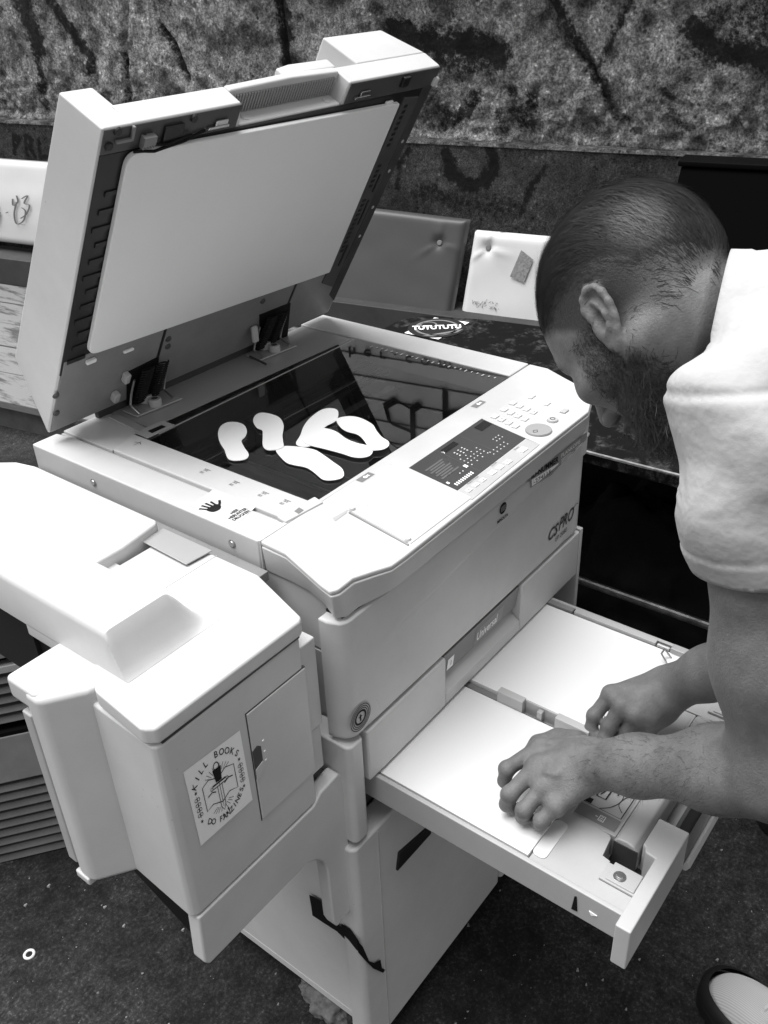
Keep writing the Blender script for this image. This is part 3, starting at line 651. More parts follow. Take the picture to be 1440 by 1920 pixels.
# --- front cover with its bulge and crease
nx, nz_ = 110, 60
x0_, x1_ = -0.1175, 0.4135; zt_, zb_ = -0.0435, -0.2035
V = []; F = []
def yfront(x, z):
    zc = -0.112+(x+0.09)*0.118            # the crease climbs to the right
    g = min(max((x+0.085)/0.42, 0), 1); d = z-zc
    if d >= 0: b = 0.0070*g*min(1, d/0.006 if d < 0.006 else 1)
    else: b = 0.0
    low = -0.004*g*math.exp(-((d+0.02)/0.03)**2) if d < 0 else -0.004*g*math.exp(-(0.02/0.03)**2)*max(0, 1-d/0.006)
    return YF-b-low
rc = 0.018
for i in range(nx+1):
    for j in range(nz_+1):
        x = x0_+(x1_-x0_)*i/nx; z = zb_+(zt_-zb_)*j/nz_
        y = yfront(x, z); e = x-x0_
        if e < rc: y += rc-math.sqrt(max(0, rc*rc-(rc-e)**2))
        e2 = x1_-x
        if e2 < 0.009: y += 0.009-math.sqrt(max(0, 0.009**2-(0.009-e2)**2))
        eb = z-zb_
        if eb < 0.004: y += 0.004-math.sqrt(max(0, 0.004**2-(0.004-eb)**2))
        V.append((x, y, z))
I = lambda i, j: i*(nz_+1)+j
for i in range(nx):
    for j in range(nz_): F.append((I(i, j), I(i+1, j), I(i+1, j+1), I(i, j+1)))
n0 = len(V)
border = [I(i, 0) for i in range(nx+1)]+[I(nx, j) for j in range(1, nz_+1)]+[I(i, nz_) for i in range(nx-1, -1, -1)]+[I(0, j) for j in range(nz_-1, 0, -1)]
for k in border: x, y, z = V[k]; V.append((x, -0.106, z))
nb_ = len(border)
for k in range(nb_): F.append((border[(k+1) % nb_], border[k], n0+k, n0+(k+1) % nb_))
o = raw('front_cover', V, F, PLA, cp, True)
# --- left corner pillar and right pillar
mb = MB(); mb.prism(rrect(-0.1195, -0.0925, -0.136, -0.07, 0.008), -0.365, -0.2095); mb.build('corner_pillar', PLA, cp, 0.003, 3)
mb = MB(); mb.prism(rrect(0.4195, 0.4275, -0.136, -0.10, 0.002), -0.372, -0.208); mb.build('corner_pillar', PLA, cp, 0.001)
# --- upper drawer, closed: left block, label recess with lip, right block
ud = MB()
ud.box(-0.0875, 0.0675, -0.136, -0.103, -0.2855, -0.2085)
o = ud.build('upper_drawer', PLA, cp, 0.0028, 3)
mb = MB(); mb.box(0.249, 0.417, -0.136, -0.103, -0.2855, -0.2085); mb.build('drawer_block', PLA, o, 0.0028, 3)
mb = MB(); mb.prism([(-0.1355, -0.2845), (-0.1355, -0.268), (-0.114, -0.2500), (-0.104, -0.2500), (-0.104, -0.2845)], 0.0682, 0.2483, 'x'); mb.build('handle_lip', PLA, o, 0.0012)
mb = MB(); mb.prism([(-0.106, -0.209), (-0.106, -0.26), (-0.100, -0.26), (-0.100, -0.209)], 0.0682, 0.2483, 'x'); mb.build('recess_back', M['plastic2'], o)
mb = MB(); mb.prism([(-0.1325, -0.2090), (-0.1275, -0.2470), (-0.124, -0.2470), (-0.124, -0.2090)], 0.0684, 0.2481, 'x'); lb = mb.build('label_plate', M['label'], o, 0.0006)
fl = frame((0.0684, -0.1325, -0.2090), (1, 0, 0), (0, -0.005, 0.038))
mb = MB(); mb.fill(rrect(0.074, 0.142, -0.0345, -0.010, 0.001), fl, 0.0004); flat(mb, 'label_field', mat('label_field', 0.24, 0.4), lb)
mb = MB(); add_text(mb, 'Universal', fl, 0.077, -0.029, 0.0205, wx=0.66, bold=0.0004, h=0.0009); mb.fill(rrect(0.010, 0.024, -0.032, -0.013, 0.001), fl, 0.0006); flat(mb, 'lettering', M['sticker'], lb)
mb = MB(); add_text(mb, '1', fl, 0.015, -0.027, 0.012, h=0.0009); flat(mb, 'lettering', M['label'], lb)
for ch in (o,): pass
# --- deck (z = 0): pieces round the platen glass
TH = -0.038
mb = MB(); mb.prism([(-0.094, -0.0045), (-0.0505, -0.0045), (-0.0505, 0.372), (-0.056, 0.405), (-0.094, 0.405)], TH, 0); mb.build('deck_side_panel', PLA, cp, 0.0022)
mb = MB(); mb.box(-0.050, -0.046, -0.004, 0.405, TH, -0.004); mb.build('deck_groove', M['plastic2'], cp)
mb = MB(); mb.prism([(-0.0455, 0.001), (-0.0008, 0.001), (-0.0008, 0.314), (-0.0455, 0.300)], TH, 0.0015); rl = mb.build('scale_strip', PLA, cp, 0.0022, 3)
mb = MB(); mb.prism([(-0.0455, 0.3015), (-0.0008, 0.3155), (0.02, 0.3155), (0.026, 0.405), (-0.0455, 0.405)], TH, -0.0008); mb.build('deck_corner_panel', PLA, cp, 0.001)
mb = MB(); mb.prism([(0.0265, 0.3155), (0.0205, 0.292), (0.430, 0.2975), (0.430, 0.405), (0.0275, 0.405)], TH, -0.0015); bp_ = mb.build('back_plate', M['plate'], cp, 0.0008)
mb = MB(); mb.box(0.02, 0.430, 0.2880, 0.2915, TH, -0.0012); mb.build('back_scale', M['plastic2'], cp, 0.0006)
mb = MB(); mb.prism([(0.4335, 0.002), (0.4885, 0.002), (0.4915, 0.41), (0.4335, 0.41)], TH, 0); mb.build('deck_side_panel', PLA, cp, 0.0022)
fd = frame((0, 0, 0), (1, 0, 0), (0, 1, 0))
# front of the deck
mb = MB()
top_ = [(-0.0935, -0.0075), (-0.0945, -0.045), (-0.1035, -0.073), (-0.116, -0.112), (-0.1195, -0.128), (-0.112, -0.1325), (-0.089, -0.132), (-0.067, -0.142), (-0.050, -0.1505), (-0.028, -0.1515), (0.386, -0.1485), (0.397, -0.1445), (0.440, -0.128), (0.447, -0.118), (0.468, -0.072), (0.487, -0.032), (0.4885, -0.001)]
low_ = [(-0.0905, -0.0075), (-0.0905, -0.045), (-0.092, -0.073), (-0.100, -0.100), (-0.1125, -0.124), (-0.1035, -0.1325), (-0.084, -0.1325), (-0.062, -0.1375), (-0.045, -0.1415), (-0.028, -0.1425), (0.386, -0.1405), (0.397, -0.1375), (0.430, -0.128), (0.437, -0.118), (0.458, -0.072), (0.480, -0.032), (0.484, -0.001)]
inner = [(0.4885, -0.0005), (-0.0935, -0.0005)]
mb.prism(low_, -0.0395, -0.006, 'z', top_)
mb.prism([(-0.0935+.001, -0.0065)]+[(p[0]*0.999+0.0003, p[1]+0.0012) for p in top_[1:-1]]+[(0.487, -0.0025)], -0.0062, 0.0)
dk = mb.build('deck_front', PLA, cp, 0.0022, 3)
mb = MB(); mb.box(-0.0925, 0.486, -0.0062, -0.0008, TH, -0.0002); mb.build('deck_rail', PLA, cp, 0.0006)
# seam lines
mb = MB(); mb.prism([(-0.104, -0.105), (-0.104, -0.1265), (-0.060, -0.1315), (0.396, -0.1320), (0.405, -0.105)], -0.0432, -0.0398); mb.build('front_seam', M['black'], cp)
# platen glass (thin pane that reflects and lets the dark scanner bay show)
gm = bpy.data.materials.new('platen_glass'); gm.use_nodes = True; nt = gm.node_tree; nt.nodes.clear()
out = nt.nodes.new('ShaderNodeOutputMaterial'); mx = nt.nodes.new('ShaderNodeMixShader'); tr = nt.nodes.new('ShaderNodeBsdfTransparent'); gl = nt.nodes.new('ShaderNodeBsdfGlossy')
fz = nt.nodes.new('ShaderNodeFresnel'); fz.inputs['IOR'].default_value = 2.35; gl.inputs['Roughness'].default_value = 0.0; tr.inputs['Color'].default_value = (0.82, 0.82, 0.82, 1)
nt.links.new(fz.outputs[0], mx.inputs[0]); nt.links.new(tr.outputs[0], mx.inputs[1]); nt.links.new(gl.outputs[0], mx.inputs[2]); nt.links.new(mx.outputs[0], out.inputs[0])
raw('platen_glass', [(0, 0, -0.0015), (0.4325, 0.002, -0.0015), (0.4325, 0.297, -0.0015), (0.0, 0.312, -0.0015)], [(0, 1, 2, 3)], gm, cp)
# scanner bay below the glass
mb = MB(); mb.box(-0.06, 0.46, -0.015, 0.38, -0.112, -0.108); mb.build('scanner_floor', mat('bay_floor', 0.014, 0.5), cp)
mb = MB()
for y, z, w in ((0.262, -0.035, .012), (0.236, -0.05, .008), (0.215, -0.075, .014)): mb.box(-0.05, 0.45, y, y+w, z-0.006, z)
mb.build('scanner_rail', mat('bay_rail', 0.05, 0.35, metal=0.6), cp, 0.001)
mb = MB(); mb.cyl((-0.03, 0.248, -0.045), (0.44, 0.248, -0.045), 0.0035); mb.build('guide_rod', M['chrome'], cp)
mb = MB(); mb.box(0.02, 0.05, 0.0, 0.20, -0.07, -0.045); mb.box(0.075, 0.09, 0.0, 0.26, -0.06, -0.05); mb.build('carriage', mat('bay_carriage', 0.045, 0.4), cp, 0.002)
mb = MB(); mb.box(0.0905, 0.0935, 0.0, 0.255, -0.055, -0.048); mb.build('mirror_edge', M['metal'], cp)
mb = MB(); mb.box(0.14, 0.20, 0.235, 0.255, -0.07, -0.02); mb.box(0.155, 0.165, 0.222, 0.236, -0.08, -0.03); mb.build('drive_bracket', M['dark2'], cp, 0.001)
mb = MB(); mb.box(0.25, 0.42, 0.20, 0.215, -0.08, -0.06); mb.box(0.26, 0.28, 0.185, 0.2, -0.07, -0.06); mb.build('drive_bracket', M['inner'], cp, 0.001)
mb = MB(); mb.box(0.02, 0.19, 0.01, 0.15, -0.107, -0.085); mb.build('lens_cover', mat('lens_cover', 0.02, 0.5), cp, 0.01)
# white timing marks along the right edge of the glass
mb = MB()
for k in range(24):
    t = k/23; y = 0.245-0.228*t; L = 0.007 if (k % 3 == 0) else 0.0045
    p0 = (0.421-0.002*t)
    mb.fill([(p0-L, y-0.0011), (p0, y-0.0011), (p0, y+0.0011), (p0-L, y+0.0011)], fd, -0.0008 if k % 2 else -0.0007)
flat(mb, 'timing_marks', M['label2'], cp)
# corner marker piece, screw
mb = MB(); mb.prism([(-0.0485, 0.0099), (-0.0506, -0.0049), (0.0047, -0.0111), (0.0083, 0.0048)], -0.003, 0.0022); o = mb.build('corner_marker', PLA, cp, 0.0008)
mb = MB(); mb.prism([(-0.0293, 0.0018), (-0.0309, -0.006), (-0.0216, -0.0055), (-0.0203, 0.0028)], 0.0022, 0.0027); mb.build('arrow_mark', M['label'], o)
# scale marks on the strip
mb = MB()
def smark(px, py): pass
for (u, v) in [(-0.017, 0.1562), (-0.0185, 0.1043), (-0.0176, 0.0581), (-0.0168, 0.0246)]:
    add_text(mb, 'A4', fd, u-0.003, v+0.004, 0.0055, rot=R(-90), h=0.0021); add_text(mb, 'B5', fd, u-0.009, v+0.004, 0.0055, rot=R(-90), h=0.0021)
    mb.fill([(u+0.001, v-0.005), (u+0.0018, v-0.005), (u+0.0018, v+0.005), (u+0.001, v+0.005)], fd, 0.0021)
u, v = (-0.0175, 0.2852)
mb.ribbon([(u-0.006, v), (u+0.006, v)], 0.0009, fd, 0.0021); mb.ribbon([(u, v-0.006), (u+0.004, v), (u, v+0.006)], 0.0009, fd, 0.0021)
flat(mb, 'scale_print', M['ink2'], rl)
# hand sticker
hs = [(-0.0842, 0.1118), (-0.0872, 0.0373), (-0.036, 0.049), (-0.0397, 0.1177)]
mb = MB(); mb.fill(hs, fd, 0.0003); st_ = flat(mb, 'press_sticker', mat('hand_sticker', 0.66, 0.35), cp)
hc = (-0.0687, 0.0888); sc_ = 0.00085
fh = frame((hc[0], hc[1], 0), (0.9, 0.5, 0), (-0.5, 0.9, 0))
mb = MB()
fh2 = lambda u, v, h=0.0006: Vector((hc[0]-0.004+u*0.95+v*0.05, hc[1]-0.002+v*0.95, h))
mb.fill(smooth_closed([(-0.0075, -0.008), (0.001, -0.0105), (0.007, -0.007), (0.0085, -0.002), (0.006, 0.0025), (-0.0085, 0.0025)], 4), fh2, 0.0006)
for k in range(4):
    a = R(112-k*9); x = -0.0070+k*0.0041; mb.ribbon([(x, 0.0), (x+math.cos(a)*0.0145, math.sin(a)*(0.0145 if k in (1, 2) else 0.012))], 0.0027, fh2, 0.0007+k*0.00005)
mb.ribbon([(0.005, -0.005), (0.0115, 0.0005), (0.0155, 0.0055)], 0.0032, fh2, 0.00095)
o = flat(mb, 'hand_symbol', M['ink'], st_)
mb = MB(); tcx, tcy = (-0.0693, 0.0546)
ft = frame((tcx, tcy, 0), (1, 0, 0), (0, 1, 0))
for k, t in enumerate(('HIER', 'HERUNTER', 'DRUCKEN')): add_text(mb, t, ft, 0.004-0.001*k, 0.003-k*0.0062, 0.0064, wx=0.85, bold=0.0002, center=True, h=0.0006)
flat(mb, 'lettering', M['ink'], st_)
# document flap in the deck front with hinge pins
q = [(0.007, -0.0476), (0.124, -0.0448), (0.1067, -0.1281), (0.0808, -0.1339), (0.0831, -0.1395), (-0.0075, -0.1411), (-0.0085, -0.1377)]
mb = MB(); mb.prism([(0.0086, -0.0439), (0.1251, -0.044), (0.1085, -0.1435), (-0.0076, -0.1426)], -0.002, 0.0014); fpn = mb.build('document_flap', PLA, cp, 0.0012)
mb = MB(); mb.tube([(*(0.0052, -0.049), 0.0005), (*(-0.0105, -0.142), 0.0005)], 0.0012); mb.build('flap_gap', M['inner2'], fpn)
for p in ((0.0116, -0.0483), (-0.0035, -0.1361)):
    mb = MB(); mb.cyl((p[0], p[1], 0.0), (p[0], p[1], 0.0042), 0.0042, 0.003, 16); mb.build('hinge_pin', PLA, fpn, 0.0006)
mb = MB(); mb.fill([(-0.0142, -0.0406), (0.0095, -0.0432), (0.0035, -0.0466), (-0.0176, -0.0474)], fd, 0.0005); flat(mb, 'finger_recess', M['plastic2'], cp)
# control panel
pnl = None
mb = MB(); mb.prism([(0.1258, -0.0427), (0.2879, -0.0423), (0.2695, -0.1188), (0.1104, -0.1205)], 0.0, 0.0009); dsp = mb.build('display', M['panel'], cp)
mb = MB(); mb.prism([(0.1101, -0.1222), (0.269, -0.1207), (0.2653, -0.1418), (0.1045, -0.146)], 0.0002, 0.0008); mb.build('button_strip', M['plastic2'], cp, 0.0004)
P0 = Vector((0.1258, -0.0427)); PX_ = Vector((0.2879, -0.0423))-P0; PY_ = Vector((0.1104, -0.1205))-P0
def cpf(u, v, h=0.0013): p = P0+PX_*u+PY_*v; return Vector((p.x, p.y, h))
def rc_(mb, u0, u1, v0, v1, h=0.0013): mb.poly([cpf(u0, v1, h), cpf(u1, v1, h), cpf(u1, v0, h), cpf(u0, v0, h)])
mb = MB(); rc_(mb, .83, .985, .08, .26); rc_(mb, .36, .54, .08, .20); flat(mb, 'lcd', M['lcd'], dsp)
mb = MB(); 
for k in range(7): rc_(mb, .05+.025*(k % 2), .27-.02*(k % 3), .26+.058*k, .295+.058*k)
rc_(mb, .01, .99, .53, .5345)if False else None
for v0 in (0.0,):
    for u0 in (0.33, 0.645): mb.poly([cpf(u0, 1.0, .0013), cpf(u0+.004, 1.0, .0013), cpf(u0+.004, 0.0, .0013), cpf(u0, 0.0, .0013)])
flat(mb, 'panel_print', mat('panel_print', 0.11, 0.5), dsp)
mb = MB()
def glyphs(u0, u1, v, n, s=.012, hh=.022):
    for k in range(n):
        u = u0+(u1-u0)*k/max(1, n-1); rc_(mb, u, u+s, v, v+hh*0.35); rc_(mb, u, u+s*.35, v, v+hh)
        rc_(mb, u+s*.6, u+s, v+.2*hh, v+hh)
mb.ribbon([(0.345, .13), (0.365, .20)], 0.006, lambda u, v, h: cpf(u, v, .0013)); mb.ribbon([(0.365, .13), (0.345, .20)], 0.006, lambda u, v, h: cpf(u, v, .0013))
for v in (.30, .36, .42): glyphs(.40, .50, v, 3, .016, .025)
for r_i, v in enumerate((.50, .58, .66, .74)): glyphs(.36, .58, v, 6 if r_i in (1, 2) else 4)
glyphs(.78, .86, .56, 3); glyphs(.78, .86, .64, 3); glyphs(.60, .80, .76, 5); glyphs(.60, .80, .84, 5)
glyphs(.12, .17, .62, 2); glyphs(.20, .24, .74, 2)
for k in range(9): rc_(mb, .06+.026*k, .074+.026*k, .86, .93)
rc_(mb, .03, .05, .74, .80); rc_(mb, .30, .33, .66, .74)
flat(mb, 'panel_symbols', M['sheet'], dsp)
# buttons on the strip
def btn(px, py, w, d, m='key', name='key', mark=None, h=0.0022):
    x, y = px
    b2 = MB(); b2.box(x-w/2, x+w/2, y-d/2, y+d/2, 0.0, h); o = b2.build(name, M[m], cp, 0.0006)
    return o
for p in ((0.1196, -0.1319), (0.1343, -0.1318), (0.1483, -0.1324)): btn(p, 0, 0.0085, 0.006)
for p in ((0.1698, -0.1321), (0.1858, -0.1325), (0.2026, -0.1335)): btn(p, 0, 0.011, 0.0075)
btn((0.24, -0.1322), 0, 0.013, 0.009)
mb = MB()
for p, ch in (((0.1196, -0.1319), '<'), ((0.1343, -0.1318), '^'), ((0.1483, -0.1324), '>'), ((0.1698, -0.1321), '<'), ((0.2026, -0.1335), '^')):
    add_text(mb, ch, fd, p[0], p[1]-0.003, 0.007, center=True, h=0.0026)
p = (0.1344, -0.123); add_text(mb, 'Auto Mode', fd, p[0]-.004, p[1]-.001, 0.005, h=0.0014); p = (0.1866, -0.1217); add_text(mb, 'Zoom', fd, p[0]-.004, p[1]-.002, 0.005, h=0.0014); p = (0.2382, -0.1242); add_text(mb, 'Auto', fd, p[0]-.004, p[1]-.001, 0.005, h=0.0014)
flat(mb, 'key_print', M['ink2'], cp)
# numeric keypad: 4 x 3
kc = [Vector((0.3066, -0.0529)), Vector((0.3498, -0.0515))]
K0 = Vector((0.303, -0.0534)); KU = (Vector((0.3521, -0.0518))-K0)/2; KV = (Vector((0.2931, -0.0909))-K0)/3
mb = MB(); n_ = 0
for j in range(4):
    for i in range(3):
        p = K0+KU*i+KV*j; btn((p.x, p.y), 0, 0.0105, 0.0078)
        t = ['1', '2', '3', '4', '5', '6', '7', '8', '9', '*', '0', '#'][j*3+i]
        add_text(mb, t, fd, p.x, p.y-0.0018, 0.005, center=True, h=0.0026)
for p in ((0.3841, -0.0624), (0.3756, -0.0911)):
    btn(p, 0, 0.012, 0.006); add_text(mb, 'C', fd, p[0], p[1]-.002, 0.005, center=True, h=0.0026)
flat(mb, 'key_print', M['ink2'], cp)
p = (0.3671, -0.1214); btn(p, 0, 0.013, 0.008, 'label2', 'mode_key')
p = (0.2984, -0.1215); mb = MB(); mb.cyl((p[0], p[1], 0), (p[0], p[1], 0.003), 0.0175, 0.0165, 40); mb.build('start_button', M['button'], cp, 0.0008, 2)
fsb = frame((p[0], p[1], 0), (1, 0, 0), (0, 1, 0)); mb = MB(); mb.ribbon([(-.009, -.003), (-.004, 0), (-.009, .003), (-.013, 0)], 0.001, fsb, 0.0033, True); flat(mb, 'start_symbol', M['ink'], cp)
p = (0.3343, -0.1218); mb = MB(); mb.cyl((p[0], p[1], 0), (p[0], p[1], 0.003), 0.0078, 0.007, 28); mb.build('stop_button', M['label2'], cp, 0.0006)
fsb = frame((p[0], p[1], 0), (1, 0, 0), (0, 1, 0)); mb = MB(); mb.ring((0, 0), 0.003, 0.0009, fsb, 0.0034); flat(mb, 'stop_symbol', M['ink'], cp)
# paper size marks on deck
for c in ((0.0789, -0.0129), (0.3251, -0.0135)):
    fm = frame((c[0], c[1], 0), (1, 0, 0), (0, 1, 0)); mb = MB(); mb.fill([(-.012, -.005), (.012, -.005), (.012, .005), (-.012, .005)], fm, 0.0003); o = flat(mb, 'size_label', M['label'], cp)
    mb = MB(); mb.disc((0, 0), 0.0028, fm, 0.0006, 14); mb.fill([(.001, 0), (.006, -.003), (.006, .002)], fm, 0.0006); flat(mb, 'size_symbol', M['sheet'], o)
# line for the panel area edge
mb = MB(); mb.tube([(*(0.2879, -0.0423), 0.0002), (*(0.2658, -0.1399), 0.0002)], 0.0005, 6); mb.tube([(*(0.0096, -0.0454), 0.0004), (*(0.2887, -0.0434), 0.0004)], 0.0005, 6); mb.build('panel_seam', M['stickerg'], cp)
# stickers and logos on the front
ff = lambda x, z, h=0.0003: Vector((x, yfront(x, z)-h, z))
def fband(pts, dy=0.0004):   # sticker on the upper band of the front cover
    return [Vector((x, yfront(x, z)-dy, z)) for x, z in pts]
def front_sheet(name, pts, m, parent, dy=0.0005, n=8):
    mb = MB(); a, b, c, d = [Vector(p) for p in pts]
    g_ = [[None]*(n+1) for _ in range(n+1)]
    for i in range(n+1):
        for j in range(n+1):
            u, v = i/n, j/n; p = a*(1-u)*(1-v)+b*u*(1-v)+c*u*v+d*(1-u)*v; g_[i][j] = mb.bm.verts.new((p.x, yfront(p.x, p.y)-dy, p.y))
    for i in range(n):
        for j in range(n): mb.bm.faces.new((g_[i][j], g_[i+1][j], g_[i+1][j+1], g_[i][j+1]))
    return flat(mb, name, m, parent)
# (x, z) corners: bottom-left, bottom-right, top-right, top-left
q = [(0.248, -0.054), (0.3201, -0.0616), (0.3209, -0.0351), (0.2431, -0.0295)]
o = front_sheet('id_sticker', q, M['stickerg'], cp, 0.0006)
a, b, c, d = [Vector(p) for p in q]
def qf(u, v, dy): p = a*(1-u)*(1-v)+b*u*(1-v)+c*u*v+d*(1-u)*v; return Vector((p.x, yfront(p.x, p.y)-dy, p.y))
mb = MB(); mb.poly([qf(.05, .08, .0012), qf(.97, .08, .0012), qf(.97, .48, .0012), qf(.05, .48, .0012)]); flat(mb, 'number_field', M['sheet'], o)
mb = MB(); add_text(mb, 'ID-NUMMER', lambda u, v, h: qf(u, v, .0013), 0.04, .56, .46, wx=.36, bold=.012); add_text(mb, '-274115-', lambda u, v, h: qf(u, v, .0016), 0.09, .16, .34, wx=.54); flat(mb, 'lettering', M['ink'], o)
mb = MB(); [mb.poly([qf(.1+.11*k, .08, .0016), qf(.105+.11*k, .08, .0016), qf(.105+.11*k, .48, .0016), qf(.1+.11*k, .48, .0016)]) for k in range(9)]; flat(mb, 'field_lines', M['ink2'], o)
q = [(0.3216, -0.0623), (0.3975, -0.0619), (0.3978, -0.0361), (0.3195, -0.0353)]
o = front_sheet('copy_sticker', q, M['stickerg'], cp, 0.0006)
a, b, c, d = [Vector(p) for p in q]
mb = MB(); add_text(mb, 'PLANKOPIE', lambda u, v, h: qf(u, v, .0012), 0.05, .68, .30, wx=.44)
for k in range(7):
    for (u0, u1) in ((.06, .40+.05*(k % 3)), (.56, .80+.04*((k+1) % 3))): mb.poly([qf(u0, .06+.08*k, .0012), qf(u1, .06+.08*k, .0012), qf(u1, .09+.08*k, .0012), qf(u0, .09+.08*k, .0012)])
flat(mb, 'lettering', M['sticker'], o)
# maker's emblem: globe with bands and a word below
cx, cz = (0.1839, -0.0518)
fe = lambda u, v, h=0.0: ff(cx+u, cz+v, 0.0008+h)
mb = MB(); mb.disc((0, 0), 0.0078, fe, 0.0); mb.mi = 0; add_text(mb, 'MINOLTA', lambda u, v, h: ff(cx+u, cz+v, 0.0008), 0, -0.0165, 0.0058, wx=0.95, bold=0.0002, center=True); o = flat(mb, 'maker_emblem', M['ink'], cp)
mb = MB()
for k in (-2, -1, 0, 1, 2): mb.ribbon([(-0.006*math.cos(k*.35), k*0.0016), (0.006*math.cos(k*.35), k*0.0016)], 0.0005, fe, 0.0004)
flat(mb, 'emblem_bands', M['label2'], o)
# series lettering on the lower right
bx, bz = (0.3147, -0.178)
e1 = Vector((0.4, -0.1828))-Vector((bx, bz))
fc = lambda u, v, h=0.0: ff(bx+u, bz+v, 0.0009)
mb = MB(); add_text(mb, 'CS', fc, 0.0, 0.004, 0.025, wx=0.95, bold=0.0005, shear=0.3, h=0); add_text(mb, 'PRO', fc, 0.031, 0.006, 0.028, wx=0.80, bold=0.0004, shear=0.3, h=0); mb.ribbon([(0.074, 0.022), (0.083, 0.026), (0.088, 0.024)], 0.0012, fc); add_text(mb, 'EP 2080', fc, 0.024, -0.008, 0.011, wx=0.95, h=0); flat(mb, 'series_lettering', mat('logo_ink', 0.05, 0.5), cp)
# round eco emblem near the lower left corner
cx2, cz2 = (-0.0971, -0.178)
fe2 = lambda u, v, h=0.0: ff(cx2+u, cz2+v, 0.0008+h)
mb = MB(); mb.disc((0, 0), 0.0185, fe2, 0.0, 40); o = flat(mb, 'eco_sticker', M['label2'], cp)
mb = MB()
for r in (0.0165, 0.0140, 0.0117): mb.ring((0, 0), r, 0.0009, fe2, 0.0004)
mb.ring((0, 0), 0.0085, 0.0026, fe2, 0.0004); mb.ribbon([(0, -0.005), (0, 0.004)], 0.0022, fe2, 0.0004); mb.ribbon([(-0.003, 0.001), (0.003, 0.001)], 0.0012, fe2, 0.0004); flat(mb, 'eco_rings', M['ink'], o)
# screws in the side panel
for (y, z) in ((0.2818, -0.0188), (0.0373, -0.019)):
    mb = MB(); mb.cyl((-0.0948, y, z), (-0.092, y, z), 0.0052, n=20); o = mb.build('screw_hole', M['inner2'], cp)
    mb = MB(); mb.cyl((-0.0956, y, z), (-0.0949, y, z), 0.0034, 0.0038, 16); mb.build('screw', M['metal'], o)
mb = MB(); mb.poly([(-0.1268, *p) for p in [(-0.1062, -0.5281), (-0.1204, -0.5268), (-0.1335, -0.5395), (-0.1389, -0.5636), (-0.1285, -0.5617), (-0.1168, -0.552), (-0.1047, -0.547)]]); o = mb.build('tape_fold', M['black'], cp); md = o.modifiers.new('s', 'SOLIDIFY'); md.thickness = 0.0008; md.offset = 0
# torn black tape over the lower left side and the cabinet door
tp_ = [(-0.0273, -0.5632), (-0.0346, -0.5572), (-0.0604, -0.5566), (-0.0931, -0.5518), (-0.0986, -0.5777), (-0.1088, -0.5883)]
mb = MB()
P3 = [(-0.1022, *p) for p in [(-0.0262, -0.5622), (-0.038, -0.5594), (-0.0572, -0.5573), (-0.0601, -0.5892), (-0.0811, -0.585), (-0.0991, -0.5925), (-0.1118, -0.6092), (-0.103, -0.6172), (-0.0887, -0.6087), (-0.0723, -0.602), (-0.0511, -0.6038), (-0.0276, -0.6049), (-0.0275, -0.5862)]]
mb.poly(P3); P4 = [(p[0], -0.1375, p[1]) for p in [(-0.1348, -0.5241), (-0.1241, -0.5514), (-0.1141, -0.5944), (-0.1029, -0.6131), (-0.0918, -0.62), (-0.0896, -0.6407), (-0.0832, -0.6525), (-0.088, -0.6536), (-0.1068, -0.62), (-0.1221, -0.5821), (-0.1329, -0.5529)]]
mb.poly(P4); o = mb.build('torn_tape', M['black'], cp); md = o.modifiers.new('s', 'SOLIDIFY'); md.thickness = 0.0008; md.offset = 0

# ---------------------------------------------------------------- open drawer
dr = MB()
DX0, DX1, DY0, DY1 = -0.0755, 0.3455, -0.4440, -0.06
zt = -0.2885
# tray: floor and rims
dr.box(DX0+0.005, DX1-0.005, DY0, DY1, -0.331, -0.327)
dr.box(DX0, DX0+0.006, DY0, DY1, -0.329, zt); dr.box(DX1-0.006, DX1, DY0, DY1, -0.331, zt+0.002)
dr.box(DX0+0.006, DX1-0.006, DY1, DY1+.005, -0.327, zt-0.006)
o = dr.build('drawer_tray', M['plastic2'], cp, 0.0012)
# front shelf of the tray with the cavity cut out
mb = MB()
zsf = -0.2935
mb.prism([(DX0+0.0062, -0.3325), (DX0+0.0062, -0.4438), (-0.0468, -0.4438), (-0.0468, -0.4035), (-0.020, -0.4035), (-0.018, -0.394), (0.0075, -0.391), (0.0105, -0.388), (0.013, -0.352), (0.013, -0.3415), (0.115, -0.3405), (0.115, -0.3325)], -0.326, zsf)
mb.build('shelf_plate', M['plastic2'], o, 0.0008)
mb = MB(); mb.prism([(0.0105, -0.3405), (0.0125, -0.394), (0.060, -0.394), (0.2395, -0.394), (0.2395, -0.3405)], -0.326, zsf-0.0012); mb.build('label_shelf', M['plastic2'], o, 0.0008)
mb = MB(); mb.prism([(0.24, -0.3475), (0.24, -0.4438), (DX1-.0065, -0.4438), (DX1-.0065, -0.3475)], -0.326, zsf); mb.build('shelf_plate', M['plastic2'], o, 0.0008)
mb = MB(); mb.box(0.0060, 0.0072, -0.4222, -0.3947, -0.324, -0.2945); mb.build('cavity_shade_liner', M['dark2'], o)  # dark sheet on the block end, standing in for shade inside the cavity
mb = MB(); mb.box(-0.0466, 0.013, -0.4438, -0.392, -0.3265, -0.3245); mb.build('cavity_floor', M['dark'], o)
# rounded block beside the cavity
mb = MB(); pr = [(-0.3945, -0.324), (-0.3945, -0.2935), (-0.398, -0.2895), (-0.408, -0.288), (-0.4165, -0.2905), (-0.4215, -0.298), (-0.4225, -0.324)]
mb.prism(pr, 0.0075, 0.236, 'x'); mb.build('guard_block', M['plastic2'], o, 0.002, 3)
